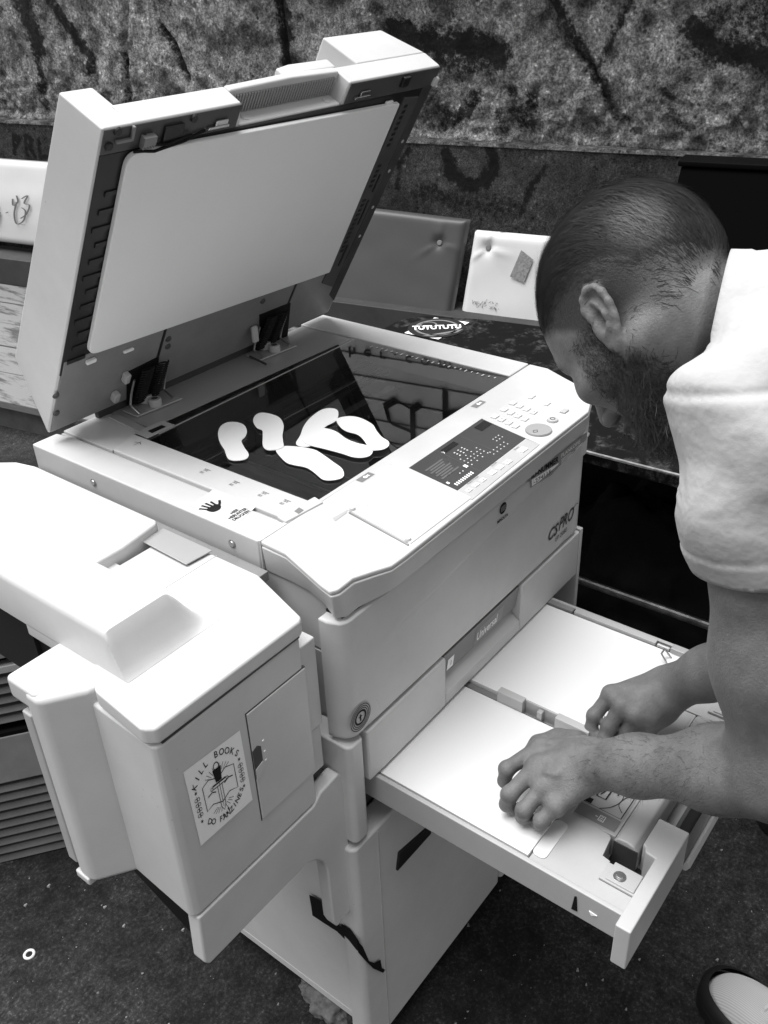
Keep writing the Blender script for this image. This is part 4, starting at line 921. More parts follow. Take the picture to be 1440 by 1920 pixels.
# metal bracket and screw, left and right
for bx_ in (-0.036, 0.262):
    mb = MB(); mb.box(bx_-0.0115, bx_+0.0115, -0.4435, -0.4035, zsf+0.0002, zsf+0.0035); mb.box(bx_-0.0095, bx_+0.0145, -0.4405, -0.4095, zsf+0.0035, zsf+0.0052); b_o = mb.build('latch_bracket', mat('bracket_grey', 0.40, 0.4, 0.5), o, 0.0008)
    mb = MB(); mb.cyl((bx_, -0.421, zsf+0.0052), (bx_, -0.421, zsf+0.0056), 0.0068, n=24); mb.cyl((bx_, -0.421, zsf+0.0056), (bx_, -0.421, zsf+0.0075), 0.0042, 0.0032, 20); mb.build('screw', M['metal'], b_o, 0.0004)
# front panel of the drawer: thick left and right blocks, low middle handle
mb = MB()
zt2 = -0.2855
def yp(p): return p
Lp = [(-0.0905, -0.4415), (-0.0905, -0.4580), (0.0560, -0.4580), (0.0560, -0.4240), (0.0135, -0.4240), (0.0120, -0.4275), (0.0055, -0.4300), (0.0042, -0.4415)]
mb.prism(Lp, -0.345, zt2)
mb.prism([(0.24, -0.4415), (0.24, -0.4240), (0.2, -0.4240), (0.2, -0.4580), (0.358, -0.4580), (0.358, -0.4415)], -0.345, zt2)
mb.build('drawer_front', mat('drawer_plastic_shaded', 0.50, 0.42, 0.4, dirt=0.12), o, 0.0018, 3)  # plastic darkened to carry the shade of the man's torso
mb = MB(); mb.box(0.0563, 0.1997, -0.446, -0.442, -0.342, -0.2865); mb.build('handle_back', M['dark2'], o)
mb = MB(); mb.prism([(-0.447, -0.346), (-0.4615, -0.346), (-0.4655, -0.338), (-0.4625, -0.331), (-0.459, -0.331), (-0.457, -0.340), (-0.447, -0.340)], 0.0563, 0.1997, 'x'); mb.build('handle_grip', PLA, o, 0.0008)
# notch in the drawer side
mb = MB(); mb.prism([(-0.3895, -0.3206), (-0.3915, -0.2992), (-0.3938, -0.2982), (-0.3961, -0.3195)], -0.0764, -0.0752, 'x'); mb.build('side_slot', M['black'], o)
mb = MB(); mb.prism([(-0.4084, -0.3084), (-0.4173, -0.3095), (-0.4112, -0.3138)], -0.0764, -0.0752, 'x'); mb.build('chip_mark', M['sheet'], o)
# instruction label with drawing
ls = [(0.0274, -0.3422), (0.0623, -0.3376), (0.069, -0.3869), (0.0197, -0.3878)]
fz_ = frame((0, 0, -0.2946), (1, 0, 0), (0, 1, 0))
mb = MB(); mb.fill([(0.0185, -0.3425), (0.0185, -0.3905), (0.232, -0.3905), (0.232, -0.3425)][::-1], fz_, 0.0004) if False else mb.fill([(0.0165, -0.3905), (0.232, -0.3905), (0.232, -0.3425), (0.0165, -0.3425)], fz_, 0.0004)
il = flat(mb, 'instruction_label', mat('instr_label', 0.42, 0.45), o)
mb = MB(); mb.fill([(0.0165, -0.3905), (0.034, -0.3905), (0.034, -0.3425), (0.0165, -0.3425)], fz_, 0.0007); flat(mb, 'label_band', M['label'], il)
mb = MB()
mb.ribbon([(0.0365, -0.3885), (0.12, -0.3885), (0.12, -0.3445), (0.0365, -0.3445)], 0.0011, fz_, 0.001, True)
mb.ribbon(smooth_open([(0.037, -0.363), (0.045, -0.372), (0.058, -0.378), (0.07, -0.377)], 5), 0.0008, fz_, 0.001)
mb.ribbon(smooth_open([(0.045, -0.386), (0.054, -0.378), (0.066, -0.380), (0.076, -0.387)], 5), 0.0008, fz_, 0.001)
mb.ribbon([(0.052, -0.352), (0.075, -0.352), (0.075, -0.363), (0.052, -0.363)], 0.0018, fz_, 0.001, True); mb.ribbon([(0.056, -0.355), (0.071, -0.360)], 0.0012, fz_, 0.001)
mb.ribbon(smooth_open([(0.065, -0.372), (0.074, -0.370), (0.078, -0.376), (0.086, -0.372)], 5), 0.0014, fz_, 0.001); mb.fill([(0.0375, -0.3445), (0.0375, -0.352), (0.045, -0.352), (0.045, -0.3445)][::-1], fz_, 0.001)
mb.ribbon([(0.088, -0.385), (0.10, -0.366), (0.112, -0.372)], 0.0012, fz_, 0.001)
flat(mb, 'label_drawing', M['ink'], il)
mb = MB(); mb.ribbon([(0.021, -0.3745), (0.021, -0.3685), (0.029, -0.3685), (0.029, -0.3745)], 0.0008, fz_, 0.0012, True)
for k in range(3): mb.ribbon([(0.0225+k*.0025, -0.3732), (0.0225+k*.0025, -0.3698)], 0.0007, fz_, 0.0012)
mb.ribbon([(0.025, -0.3665), (0.025, -0.364)], 0.0008, fz_, 0.0012); flat(mb, 'label_symbol', M['sticker'], il)
# centre rail and the paper guide
mb = MB(); mb.box(0.1185, 0.1275, -0.190, -0.065, -0.326, -0.2935); mb.box(0.1205, 0.1235, -0.34, -0.19, -0.326, -0.2955); mb.build('centre_rail', M['inner2'], o, 0.0008)
GM = mat('guide_plastic', 0.46, 0.45, dirt=0.1)
mb = MB(); mb.box(0.1155, 0.1265, -0.2175, -0.1805, -0.326, -0.2745); mb.box(0.1155, 0.1265, -0.308, -0.2625, -0.326, -0.2745); mb.build('paper_guide', GM, o, 0.0012)
mb = MB(); mb.box(0.1235, 0.1262, -0.262, -0.218, -0.326, -0.2765); mb.box(0.1165, 0.1235, -0.2445, -0.2375, -0.32, -0.279); mb.build('guide_web', M['plate'], o, 0.0008)
# right side rail segments
mb = MB(); mb.box(0.3300, 0.3392, -0.175, -0.13, -0.326, -0.2855); mb.build('side_rail', M['inner2'], o, 0.001)
mb = MB(); mb.box(0.3300, 0.3392, -0.300, -0.177, -0.326, -0.2845); mb.build('side_rail', GM, o, 0.001)
mb = MB(); mb.cyl((0.332, -0.32, -0.288), (0.332, -0.302, -0.288), 0.003); mb.box(0.327, 0.3390, -0.345, -0.322, -0.300, -0.281); mb.build('corner_clip', M['plate'], o, 0.001)
mb = MB(); mb.tube([(0.305, -0.327, -0.289), (0.305, -0.318, -0.277), (0.316, -0.318, -0.277), (0.318, -0.328, -0.289)], 0.0013); mb.build('wire_clip', M['metal'], o)
# flag copier paper stacks: own things resting in the drawer
def paper(label, x0, x1, y0, y1, z1, bend=0.0):
    o = MB(); o.box(x0, x1, y0, y1, -0.3265, z1); p = o.build('paper_stack', M['white'], None, 0.0006, 1); tag(p, label, 'paper', 'paper stacks in the open drawer'); return p
paper('left stack of white copier paper in the drawer, under the near hand', -0.066, 0.1150, -0.331, -0.068, -0.2905)
paper('right stack of white copier paper in the drawer, beyond the paper guide', 0.1290, 0.3285, -0.338, -0.068, -0.2890)
# thin translucent divider tab at the corner of the left stack
mb = MB(); mb.prism(rrect(-0.060, -0.004, -0.3475, -0.3315, 0.006), -0.2934, -0.2924); mb.build('corner_tab', mat('tab', 0.62, 0.5), o)

# ---------------------------------------------------------------- lid (platen cover), modelled flat and tilted about its hinge
A_L = R(58.8)
LM = Matrix(((1, 0, 0, -0.074), (0, -math.cos(A_L), -math.sin(A_L), 0.390), (0, math.sin(A_L), -math.cos(A_L), 0.010), (0, 0, 0, 1)))
LM = Matrix.Translation((-0.074, 0.390, 0.010)) @ Matrix(((1, 0, 0, 0), (0, -math.cos(A_L), -math.sin(A_L), 0), (0, math.sin(A_L), -math.cos(A_L), 0), (0, 0, 0, 1)))
U0, U1, V1 = -0.004, 0.558, 0.452
sh = MB()
sh.prism([(0.030, 0.004), (0.1812, 0.003), (0.188, 0.424), (0.1812, V1), (0.030, V1)], -0.0310, 0.0)
sh.prism([(0.362, 0.003), (U1, 0.0), (U1, V1), (0.366, V1), (0.362, 0.424)], -0.0310, 0.0)
sh.prism([(0.1805, 0.003), (0.3625, 0.003), (0.3625, 0.424), (0.1885, 0.424)], -0.0310, -0.0002)
sh.prism([(0.1805, 0.42), (0.3665, 0.42), (0.366, V1+.001), (0.28, V1+.004), (0.181, V1+.001)], -0.0308, -0.0200)
sh.prism([(0.003, 0.0), (0.07, -0.080), (0.447, -0.066), (V1, 0.0)], U0, 0.036, 'x')
sh.prism([(0.05, -0.03), (0.09, -0.062), (0.38, -0.062), (0.405, -0.03)], 0.0361, 0.404, 'x')
# right, taller housing
sh.hexa([(0.412, V1, -0.030), (0.412, 0.06, -0.030), (U1, 0.06, -0.030), (U1, V1, -0.030), (0.403, V1+0.001, -0.086), (0.403, 0.10, -0.08), (0.522, 0.10, -0.08), (0.522, V1+0.001, -0.086)])
sh.prism([(0.284, 0.42), (0.372, 0.42), (0.372, V1), (0.30, V1+0.001), (0.281, V1-0.002)], -0.048, -0.0305)
lid = sh.build('lid', PLA, cp, 0.0026, 3)
lid.matrix_basis = LM
def LP(mb, name, m, bevel=0.0, seg=2, **k): return mb.build(name, m, lid, bevel, seg, **k)
# grip ribs and rounded grip top
mb = MB()
for k in range(38):
    u = 0.1875+k*0.00458; mb.box(u, u+0.0026, 0.4255, 0.4475, -0.0199, -0.0175)
LP(mb, 'grip_ribs', M['grip'])
mb = MB()
for (u, v) in ((0.205, 0.4242), (0.345, 0.4242)): mb.cyl((u, 0.4238, -0.010), (u, 0.4248, -0.010), 0.005, n=20)
LP(mb, 'grip_plug', PLA)
# inner frame plates
mb = MB(); mb.box(-0.0025, 0.1795, 0.4235, 0.4512, 0.0002, 0.0020); mb.box(0.3675, 0.5565, 0.4235, 0.4512, 0.0002, 0.0020); LP(mb, 'top_frame', M['inner'], 0.0006)
mb = MB(); mb.box(-0.0025, 0.5565, 0.402, 0.4225, 0.0002, 0.0015); LP(mb, 'top_channel', M['dark'])
mb = MB(); mb.box(-0.0025, 0.040, 0.112, 0.402, 0.0002, 0.0012)
for k in range(12): mb.box(0.004+0.004*(k % 3), 0.03, 0.13+k*0.022, 0.136+k*0.022, 0.0012, 0.003)
LP(mb, 'side_channel', M['dark'])
mb = MB(); mb.prism([(-0.001, 0.006), (0.552, 0.004), (0.552, 0.06), (0.535, 0.125), (0.0, 0.135), (0.0, 0.112), (-0.001, 0.11)], 0.0, 0.002); LP(mb, 'hinge_plate', M['inner2'], 0.0006)
mb = MB(); mb.prism([(0.158, 0.012), (0.162, 0.012), (0.162, 0.132), (0.158, 0.132)], 0.002, 0.003); mb.prism([(0.42, 0.07), (0.424, 0.07), (0.424, 0.132), (0.42, 0.132)], 0.002, 0.003); LP(mb, 'plate_seam', M['dark'])
mb = MB(); mb.prism([(0.1082, 0.0672), (0.1616, 0.0733), (0.1788, -0.0076), (0.1546, -0.0329), (0.1244, -0.0053)], 0.002, 0.0032); mb.prism([(0.3573, 0.074), (0.4263, 0.073), (0.4599, -0.0188), (0.4452, -0.0322), (0.3947, -0.0161)], 0.002, 0.0032); LP(mb, 'hinge_opening', M['black'])
# pad (platen cover sheet)
pc = [(0.0261, 0.4231), (0.4826, 0.4119), (0.4918, 0.1165), (0.0289, 0.1389)]
(ax_, ay_), (bx1, by1), (cx1, cy1), (dx1, dy1) = pc
mb = MB()
def rcorner(c, p, q, r, n=6):
    c, p, q = Vector(c), Vector(p), Vector(q); a = c+(p-c).normalized()*r; b = c+(q-c).normalized()*r
    return [tuple(a*(1-t)**2+c*2*t*(1-t)+b*t*t) for t in [k/n for k in range(n+1)]]
pp_ = rcorner(pc[0], pc[3], pc[1], 0.016)+rcorner(pc[1], pc[0], pc[2], 0.003)+rcorner(pc[2], pc[1], pc[3], 0.003)+rcorner(pc[3], pc[2], pc[0], 0.016)
mb.prism(pp_[::-1], 0.0022, 0.0085); LP(mb, 'platen_pad', M['pad'], 0.0014, 3)
# right rail with slots
mb = MB(); mb.prism([(0.492, 0.09), (0.528, 0.07), (0.531, 0.412), (0.497, 0.415)], 0.0, 0.004); rlp = LP(mb, 'side_rail', M['inner'], 0.0008)
mb = MB()
for k in range(30):
    if k in (12, 13, 19, 20, 21): continue
    v = 0.15+k*0.0086; mb.box(0.5035, 0.5105, v, v+0.004, 0.004, 0.0048)
mb.box(0.517, 0.520, 0.20, 0.245, 0.004, 0.005); mb.box(0.517, 0.520, 0.26, 0.29, 0.004, 0.005); mb.box(0.514, 0.518, 0.12, 0.16, 0.004, 0.005); mb.build('rail_slots', M['dark'], rlp)
mb = MB(); mb.prism([(0.5315, 0.05), (0.5530, 0.03), (0.5540, 0.425), (0.5330, 0.425)], 0.0, 0.003); LP(mb, 'edge_channel', M['dark2'], 0.0006)
mb = MB()
for v in (0.17, 0.225, 0.29, 0.34): mb.cyl((0.5415, v, 0.003), (0.5415, v, 0.0036), 0.0028, n=14)
LP(mb, 'edge_screw', M['label2'])
mb = MB(); mb.box(0.55, 0.561, 0.425, 0.437, -0.004, 0.006); LP(mb, 'corner_bump', PLA, 0.002)
# catches and screws on the top frame
for u in ((0.1497, 0.434), (0.3961, 0.4339)):
    mb = MB(); mb.box(u[0]-.016, u[0]+.014, u[1]-.004, u[1]-.001, 0.0025, 0.006); mb.box(u[0]-.006, u[0]+.012, u[1]-.001, u[1]+.005, 0.0025, 0.005); LP(mb, 'catch', M['metal'], 0.0006)
mb = MB()
for u in ((0.0121, 0.449), (0.0045, 0.4334), (0.1106, 0.4468), (0.0473, 0.4356)): mb.cyl((u[0], u[1], 0.0025), (u[0], u[1], 0.005), 0.0048, 0.004, 16)
LP(mb, 'frame_screw', M['dark'], 0.0004)
mb = MB()
u = (0.0199, 0.4453); mb.box(u[0]-.009, u[0]+.012, u[1]-.009, u[1]-.006, 0.0025, 0.006); mb.box(u[0]+.009, u[0]+.012, u[1]-.009, u[1]+.007, 0.0025, 0.006)
u = (0.0507, 0.4356); mb.box(u[0]-.008, u[0]+.008, u[1]-.006, u[1]+.004, 0.0025, 0.010)
for k in range(5): mb.box(u[0]-.008+.0035*k, u[0]-.006+.0035*k, u[1]-.010, u[1]-.006, 0.0025, 0.009)
LP(mb, 'cable_clip', M['label'], 0.0006)
mb = MB(); u = (0.0856, 0.4355); mb.box(u[0]-.014, u[0]+.012, u[1]-.012, u[1]+.009, 0.0025, 0.006); u = (0.4798, 0.4428); mb.box(u[0]-.008, u[0]+.006, u[1]-.008, u[1]+.006, 0.0025, 0.007); LP(mb, 'latch_box', M['dark'], 0.0008)
mb = MB(); u = (0.0994, 0.4127); mb.box(u[0]-.012, u[0]+.010, u[1]-.003, u[1]+.0035, 0.0025, 0.008); u = (0.4613, 0.414); mb.box(u[0]-.007, u[0]+.008, u[1]-.002, u[1]+.002, 0.0025, 0.006); LP(mb, 'foam_stop', M['pad'], 0.001)
mb = MB(); mb.tube([(0.035, 0.424, 0.006), (0.06, 0.421, 0.008), (0.10, 0.424, 0.006), (0.13, 0.43, 0.004)], 0.0016); mb.tube([(0.045, 0.430, 0.006), (0.075, 0.426, 0.008), (0.11, 0.430, 0.006)], 0.0014); LP(mb, 'cable', M['black'], 0, smooth=True)
mb = MB()
for q in ((0.0603, 0.1453), (0.0407, 0.1214), (0.0788, 0.0742)): pass
for q in (((-0.0046, 0.0799)), ((0.0014, 0.0435)), ((0.1706, 0.1029)), ((0.174, 0.0873)), ((0.1776, 0.0275)), ((0.3523, 0.1036))): mb.cyl((q[0], q[1], 0.002), (q[0], q[1], 0.0045), 0.005, 0.004, 14)
LP(mb, 'plate_screw', M['inner'], 0.0004)
mb = MB(); q = (0.0381, 0.1225); mb.box(q[0]-.006, q[0]+.008, q[1]-.003, q[1]+.003, 0.002, 0.007); q = (0.0996, 0.114); mb.box(q[0]-.008, q[0]+.008, q[1]-.002, q[1]+.002, 0.002, 0.006); LP(mb, 'pad_tab', M['pad'], 0.0012)
mb = MB(); q = (0.0933, 0.0295); mb.box(q[0]-.004, q[0]+.005, q[1]-.006, q[1]+.009, 0.002, 0.012); q = (0.1039, 0.063); mb.box(q[0]-.003, q[0]+.005, q[1]-.008, q[1]+.008, 0.002, 0.012); LP(mb, 'stop_tab', M['label2'], 0.0015)
# hinges between deck and lid
for (hx, tab) in ((0.0, 0), (0.241, 1)):
    mb = MB(); mb.prism([(0.038+hx, 0.385), (0.036+hx, 0.352), (0.112+hx, 0.345), (0.114+hx, 0.378)], -0.0005, 0.0022); hg = mb.build('hinge', M['plate'], cp, 0.0006)
    for (px_, py_) in ((0.075+hx, 0.378), (0.074+hx, 0.357)):
        mb = MB(); mb.cyl((px_, py_, 0.002), (px_, py_, 0.013), 0.0092, 0.0088, 26); mb.build('rubber_cap', M['label2'], hg, 0.0012)
        mb = MB(); mb.cyl((px_, py_, 0.0131), (px_, py_, 0.0136), 0.0045, n=20); mb.build('cap_screw', M['inner'], hg)
    mb = MB()
    for k in range(15):
        t = k/14; c0 = Vector((0.063+hx, 0.378-0.034*t, 0.006+0.055*t)); r = 0.010
        mb.tube([c0+Vector((r*math.cos(a), r*math.sin(a)*0.6, 0.0028*a/6.28)) for a in [j*0.7854 for j in range(9)]], 0.0014, 5)
    for k in range(15):
        t = k/14; c0 = Vector((0.088+hx, 0.378-0.034*t, 0.006+0.055*t)); r = 0.010
        mb.tube([c0+Vector((r*math.cos(a), r*math.sin(a)*0.6, 0.0028*a/6.28)) for a in [j*0.7854 for j in range(9)]], 0.0011, 5)
    mb.build('hinge_spring', M['black'], hg)
    
    mb = MB()
    arm = [(0.043+hx, 0.352, 0.052), (0.043+hx, 0.364, 0.030), (0.042+hx, 0.370, 0.012), (0.041+hx, 0.350, 0.004)]
    mb.tube(arm, 0.0017, 8); mb.build('hinge_arm', M['metal'], hg); mb = MB(); mb.tube([(x+0.062, y+0.003, z) for x, y, z in arm], 0.0017, 8); mb.build('hinge_arm', M['metal'], hg)
    if tab:
        mb = MB(); mb.box(0.028+hx, 0.040+hx, 0.352, 0.359, 0.030, 0.056); mb.build('latch_tab', M['label2'], hg, 0.003)
        mb = MB(); mb.tube([(0.03+hx, 0.368, 0.006), (0.026+hx, 0.330, 0.003)], 0.0018); mb.build('release_lever', M['dark2'], hg)
mb = MB(); mb.prism([(0.0141, 0.3848), (0.0284, 0.3879), (0.0208, 0.3146), (0.0075, 0.3116)], -0.001, 0.0012); mb.build('sensor_strip', M['plate'], cp, 0.0006)
mb = MB(); mb.prism([(0.0035, 0.3176), (0.0487, 0.3137), (0.049, 0.2893), (0.0015, 0.2894)], -0.001, 0.0008); sp_ = mb.build('sensor_plate', M['label2'], cp, 0.0005)
mb = MB(); mb.prism([(0.0153, 0.3046), (0.0376, 0.3028), (0.0375, 0.2941), (0.0143, 0.2947)], 0.0008, 0.0012); mb.build('sensor_window', M['black'], sp_)
mb = MB(); mb.box(0.005, 0.36, 0.394, 0.402, 0.0, 0.016); mb.build('light_stop', M['dark2'], cp)  # added dark strip that stops light leaking in under the raised lid
rooted(cp)

# ---------------------------------------------------------------- paper cut-outs on the glass
cut = [("foot shaped white paper cutout, leftmost on the platen glass", "409,815 413,802 425,794 442,793 457,798 463,809 460,820 453,828 458,840 466,852 464,860 455,864 438,865 427,860 421,845 412,830", 0),
 ("small foot shaped white paper cutout, second from the left on the platen glass", "475,793 479,782 490,777 507,779 524,786 532,800 530,818 531,830 532,840 525,844 512,847 500,846 493,838 493,820 492,810 482,805", 1),
 ("curved white paper cutout, topmost on the glass, under the crossing one", "555,833 563,818 570,800 583,784 603,770 621,767 633,771 634,783 628,792 614,799 606,806 601,815 598,830 582,838 565,839", 0),
 ("long white paper cutout crossing two others in the middle of the glass", "567,822 575,810 590,805 610,806 630,812 650,826 670,834 690,839 699,848 694,857 680,861 662,860 640,853 610,845 585,839 570,832", 1),
 ("curved white paper cutout, rightmost on the platen glass", "631,794 636,788 655,785 675,788 698,800 706,812 716,824 728,832 729,840 719,847 702,849 693,847 686,835 677,824 667,818 652,814 640,807", 2),
 ("largest long white paper cutout, nearest the front edge of the glass", "518,848 521,840 540,838 565,840 590,845 607,855 625,868 640,879 645,890 640,898 622,902 605,900 590,888 574,878 550,873 535,867", 0)]
CUTS = [[(0.0611, 0.2189), (0.0772, 0.2317), (0.0911, 0.2341), (0.099, 0.2249), (0.0992, 0.21), (0.0889, 0.1938), (0.0754, 0.1832), (0.0639, 0.1785), (0.0529, 0.1627), (0.0434, 0.1457), (0.0344, 0.1386), (0.027, 0.1396), (0.0197, 0.1481), (0.0206, 0.1593), (0.0337, 0.1785), (0.046, 0.2001)],
 [(0.1122, 0.205), (0.1269, 0.2155), (0.1375, 0.2147), (0.1418, 0.2019), (0.14, 0.1834), (0.1263, 0.1628), (0.1046, 0.1445), (0.0915, 0.1314), (0.0809, 0.1206), (0.0739, 0.1205), (0.0659, 0.1248), (0.0624, 0.1326), (0.0683, 0.1448), (0.0881, 0.164), (0.099, 0.1755), (0.1009, 0.187)],
 [(0.0973, 0.1146), (0.1173, 0.1253), (0.1412, 0.1402), (0.1659, 0.1499), (0.1917, 0.1534), (0.2029, 0.1457), (0.2024, 0.1339), (0.1873, 0.1202), (0.1736, 0.1143), (0.1595, 0.1152), (0.1479, 0.1127), (0.1353, 0.1063), (0.1169, 0.093), (0.1019, 0.0942), (0.0944, 0.1029)],
 [(0.1142, 0.1189), (0.1312, 0.1267), (0.1429, 0.1231), (0.1495, 0.1103), (0.15, 0.0925), (0.1411, 0.0672), (0.1394, 0.0483), (0.1411, 0.0324), (0.1342, 0.0194), (0.1224, 0.0142), (0.1129, 0.0184), (0.1074, 0.0291), (0.1069, 0.0475), (0.1046, 0.0717), (0.1019, 0.0915), (0.104, 0.107)],
 [(0.1723, 0.1104), (0.1818, 0.1137), (0.193, 0.1055), (0.197, 0.0904), (0.1908, 0.0647), (0.179, 0.0485), (0.1683, 0.0315), (0.1634, 0.0174), (0.1544, 0.0097), (0.1427, 0.0092), (0.1342, 0.0168), (0.1331, 0.0236), (0.1442, 0.0383), (0.1537, 0.0537), (0.157, 0.0652), (0.156, 0.0777), (0.1599, 0.0917)],
 [(0.067, 0.1204), (0.0767, 0.1268), (0.0861, 0.1181), (0.0933, 0.1019), (0.0972, 0.0829), (0.0926, 0.064), (0.0853, 0.0422), (0.0793, 0.0244), (0.0698, 0.0124), (0.06, 0.0083), (0.0497, 0.0145), (0.0456, 0.0251), (0.0522, 0.0434), (0.0565, 0.0609), (0.0529, 0.0786), (0.0535, 0.0924)]]
for (lab, _, lv), pts in zip(cut, CUTS):
    mb = MB(); z = 0.0006+lv*0.0012; mb.prism(smooth_closed(pts, 5), z, z+0.0008); o = mb.build('paper_cutout', M['sheet']); tag(o, lab, 'paper cutout', 'foot shaped paper cutouts on the glass')

# ================================================================ SORTER UNIT (left)
so = empty('sorter_unit', (-0.24, 0.1, GZ)); tag(so, 'bulky pale sorter attached to the left side of the copier, with a square book sticker', 'copier attachment')
ZT, ZB = -0.012, -0.262
def spl(name, pts, z0, z1, bev=0.006, seg=4, m=PLA, par=so): b2 = MB(); b2.prism(pts, z0, z1); return b2.build(name, m, par, bev, seg)
ol = [(-0.342, -0.118), (-0.336, -0.1215), (-0.160, -0.1215), (-0.154, -0.1185), (-0.1265, -0.035), (-0.1265, 0.37), (-0.335, 0.37), (-0.335, 0.02), (-0.3335, -0.03)]
body = spl('body', [(-0.3405, -0.116), (-0.334, -0.1205), (-0.1595, -0.1205), (-0.1595, 0.0), (-0.131, 0.02), (-0.131, 0.14), (-0.20, 0.14), (-0.200, 0.04), (-0.3335, 0.02)], ZB, ZT-0.021, 0.004, 3)
mb = MB(); mb.prism([(-0.158, -0.112), (-0.131, -0.112), (-0.131, 0.02), (-0.158, 0.0)], -0.172, -0.055); mb.prism([(-0.1585, -0.110), (-0.133, -0.110), (-0.133, 0.02), (-0.1585, 0.0)], -0.236, -0.1735); mb.build('side_block', PLA, so, 0.002)
top = spl('top_cover', [(-0.3435, -0.112), (-0.3360, -0.1215), (-0.160, -0.1225), (-0.1535, -0.119), (-0.1265, -0.035), (-0.1265, 0.10), (-0.3135, 0.10), (-0.3135, -0.01), (-0.336, -0.04)], ZT-0.019, ZT, 0.0035, 4)
# raised hump and rear beam, one moulded cover: height field
nxh, nyh = 60, 130
hx0, hx1, hy0, hy1 = -0.3135, -0.1990, -0.058, 0.40
def sm(a, b, t): t = min(max((t-a)/(b-a), 0), 1); return t*t*(3-2*t)
def hz(x, y):
    hump = sm(-0.058, -0.035, y)*(1-sm(-0.247, -0.200+0.04*0, x)) if y < 0.03 else (1-sm(-0.250, -0.222, x))
    if y < 0.03:
        t = sm(-0.045, 0.03, y); hump = sm(-0.058, -0.035, y)*((1-sm(-0.247, -0.204, x))*(1-t)+(1-sm(-0.250, -0.222, x))*t)
    return ZT+0.0005+0.047*hump
V = []; F = []
for i in range(nxh+1):
    for j in range(nyh+1):
        x = hx0+(hx1-hx0)*i/nxh; y = hy0+(hy1-hy0)*j/nyh
        rear = y > 0.072
        xx_ = x
        z = hz(x, y)
        e = x-hx0; rr = 0.008
        if e < rr and y > -0.05: z -= (rr-math.sqrt(max(0, rr*rr-(rr-e)**2)))*sm(-0.055, -0.03, y)
        V.append((x, y, z))
I = lambda i, j: i*(nyh+1)+j
# the rear part stops at x = -0.163 near its front edge
for i in range(nxh):
    for j in range(nyh): F.append((I(i, j), I(i+1, j), I(i+1, j+1), I(i, j+1)))
n0 = len(V)
border = [I(i, 0) for i in range(nxh+1)]+[I(nxh, j) for j in range(1, nyh+1)]+[I(i, nyh) for i in range(nxh-1, -1, -1)]+[I(0, j) for j in range(nyh-1, 0, -1)]
def hbot(x, y): return ZT-0.004
for k in border: x, y, z = V[k]; V.append((x, y, hbot(x, y)))
nb_ = len(border)
for k in range(nb_): F.append((border[(k+1) % nb_], border[k], n0+k, n0+(k+1) % nb_))
F.append([n0+k for k in range(nb_)])
o = raw('raised_cover', V, F, PLA, so, False)
me = o.data; bmm = bmesh.new(); bmm.from_mesh(me); bmesh.ops.recalc_face_normals(bmm, faces=bmm.faces)
for f in bmm.faces: f.smooth = len(f.verts) == 4
for e in bmm.edges:
    if len(e.link_faces) == 2 and e.calc_face_angle(0) > R(40): e.smooth = False
bmm.to_mesh(me); bmm.free()
mb = MB(); mb.prism([(-0.31, 0.104), (-0.187, 0.104), (-0.1335, 0.1125), (-0.1285, 0.118), (-0.1290, 0.345), (-0.136, 0.375), (-0.152, 0.398), (-0.31, 0.40)], ZT-0.010, 0.0015); mb.build('rear_cover', PLA, so, 0.0030, 3)
mb = MB(); mb.box(-0.295, -0.201, 0.10, 0.36, -0.125, -0.045); mb.box(-0.30, -0.29, 0.12, 0.14, -0.16, -0.03); mb.build('bin_bay', M['dark'], so)
# paper flap in the gap
mb = MB(); mb.prism([(-0.1575, 0.111), (-0.1265, 0.1115), (-0.1265, 0.0330), (-0.1605, 0.0360)], ZT+0.0025, ZT+0.0040); mb.build('paper_flap', M['plate'], so, 0.0005)
mb = MB(); mb.box(-0.1275, -0.0985, -0.02, 0.40, ZT-0.03, ZT-0.018); mb.build('joint_cover', M['inner2'], so, 0.001)
# seams
mb = MB(); mb.box(-0.2045, -0.127, 0.0255, 0.0262, ZT, ZT+0.0004); mb.build('cover_seam', M['label2'], so)
mb = MB(); mb.box(-0.332, -0.1600, -0.1202, -0.11, ZT-0.0215, ZT-0.0190); mb.build('top_seam', M['dark2'], so)
# nose column on the left
mb = MB(); col = [(-0.372, 0.040), (-0.376, 0.018), (-0.372, -0.006), (-0.332, -0.034), (-0.306, -0.034), (-0.306, 0.035)]
mb.prism([(-0.372, 0.018), (-0.3725, -0.006), (-0.333, -0.033), (-0.30, -0.033), (-0.30, 0.018)], ZB-0.001, -0.016)
mb.build('nose_column', PLA, so, 0.007, 4)
mb = MB(); mb.prism([(-0.3705, 0.046), (-0.3705, 0.0), (-0.332, -0.020), (-0.30, -0.020), (-0.30, 0.046)], -0.040, -0.014); mb.build('nose_cap', PLA, so, 0.005, 4)
mb = MB(); mb.box(-0.3715, -0.31, 0.0175, 0.032, ZB+0.012, -0.048); mb.build('nose_back', M['plastic2'], so, 0.002)
mb = MB(); mb.box(-0.3735, -0.345, 0.000, 0.022, ZB-0.008, ZB+0.002); mb.build('nose_foot', PLA, so, 0.002)
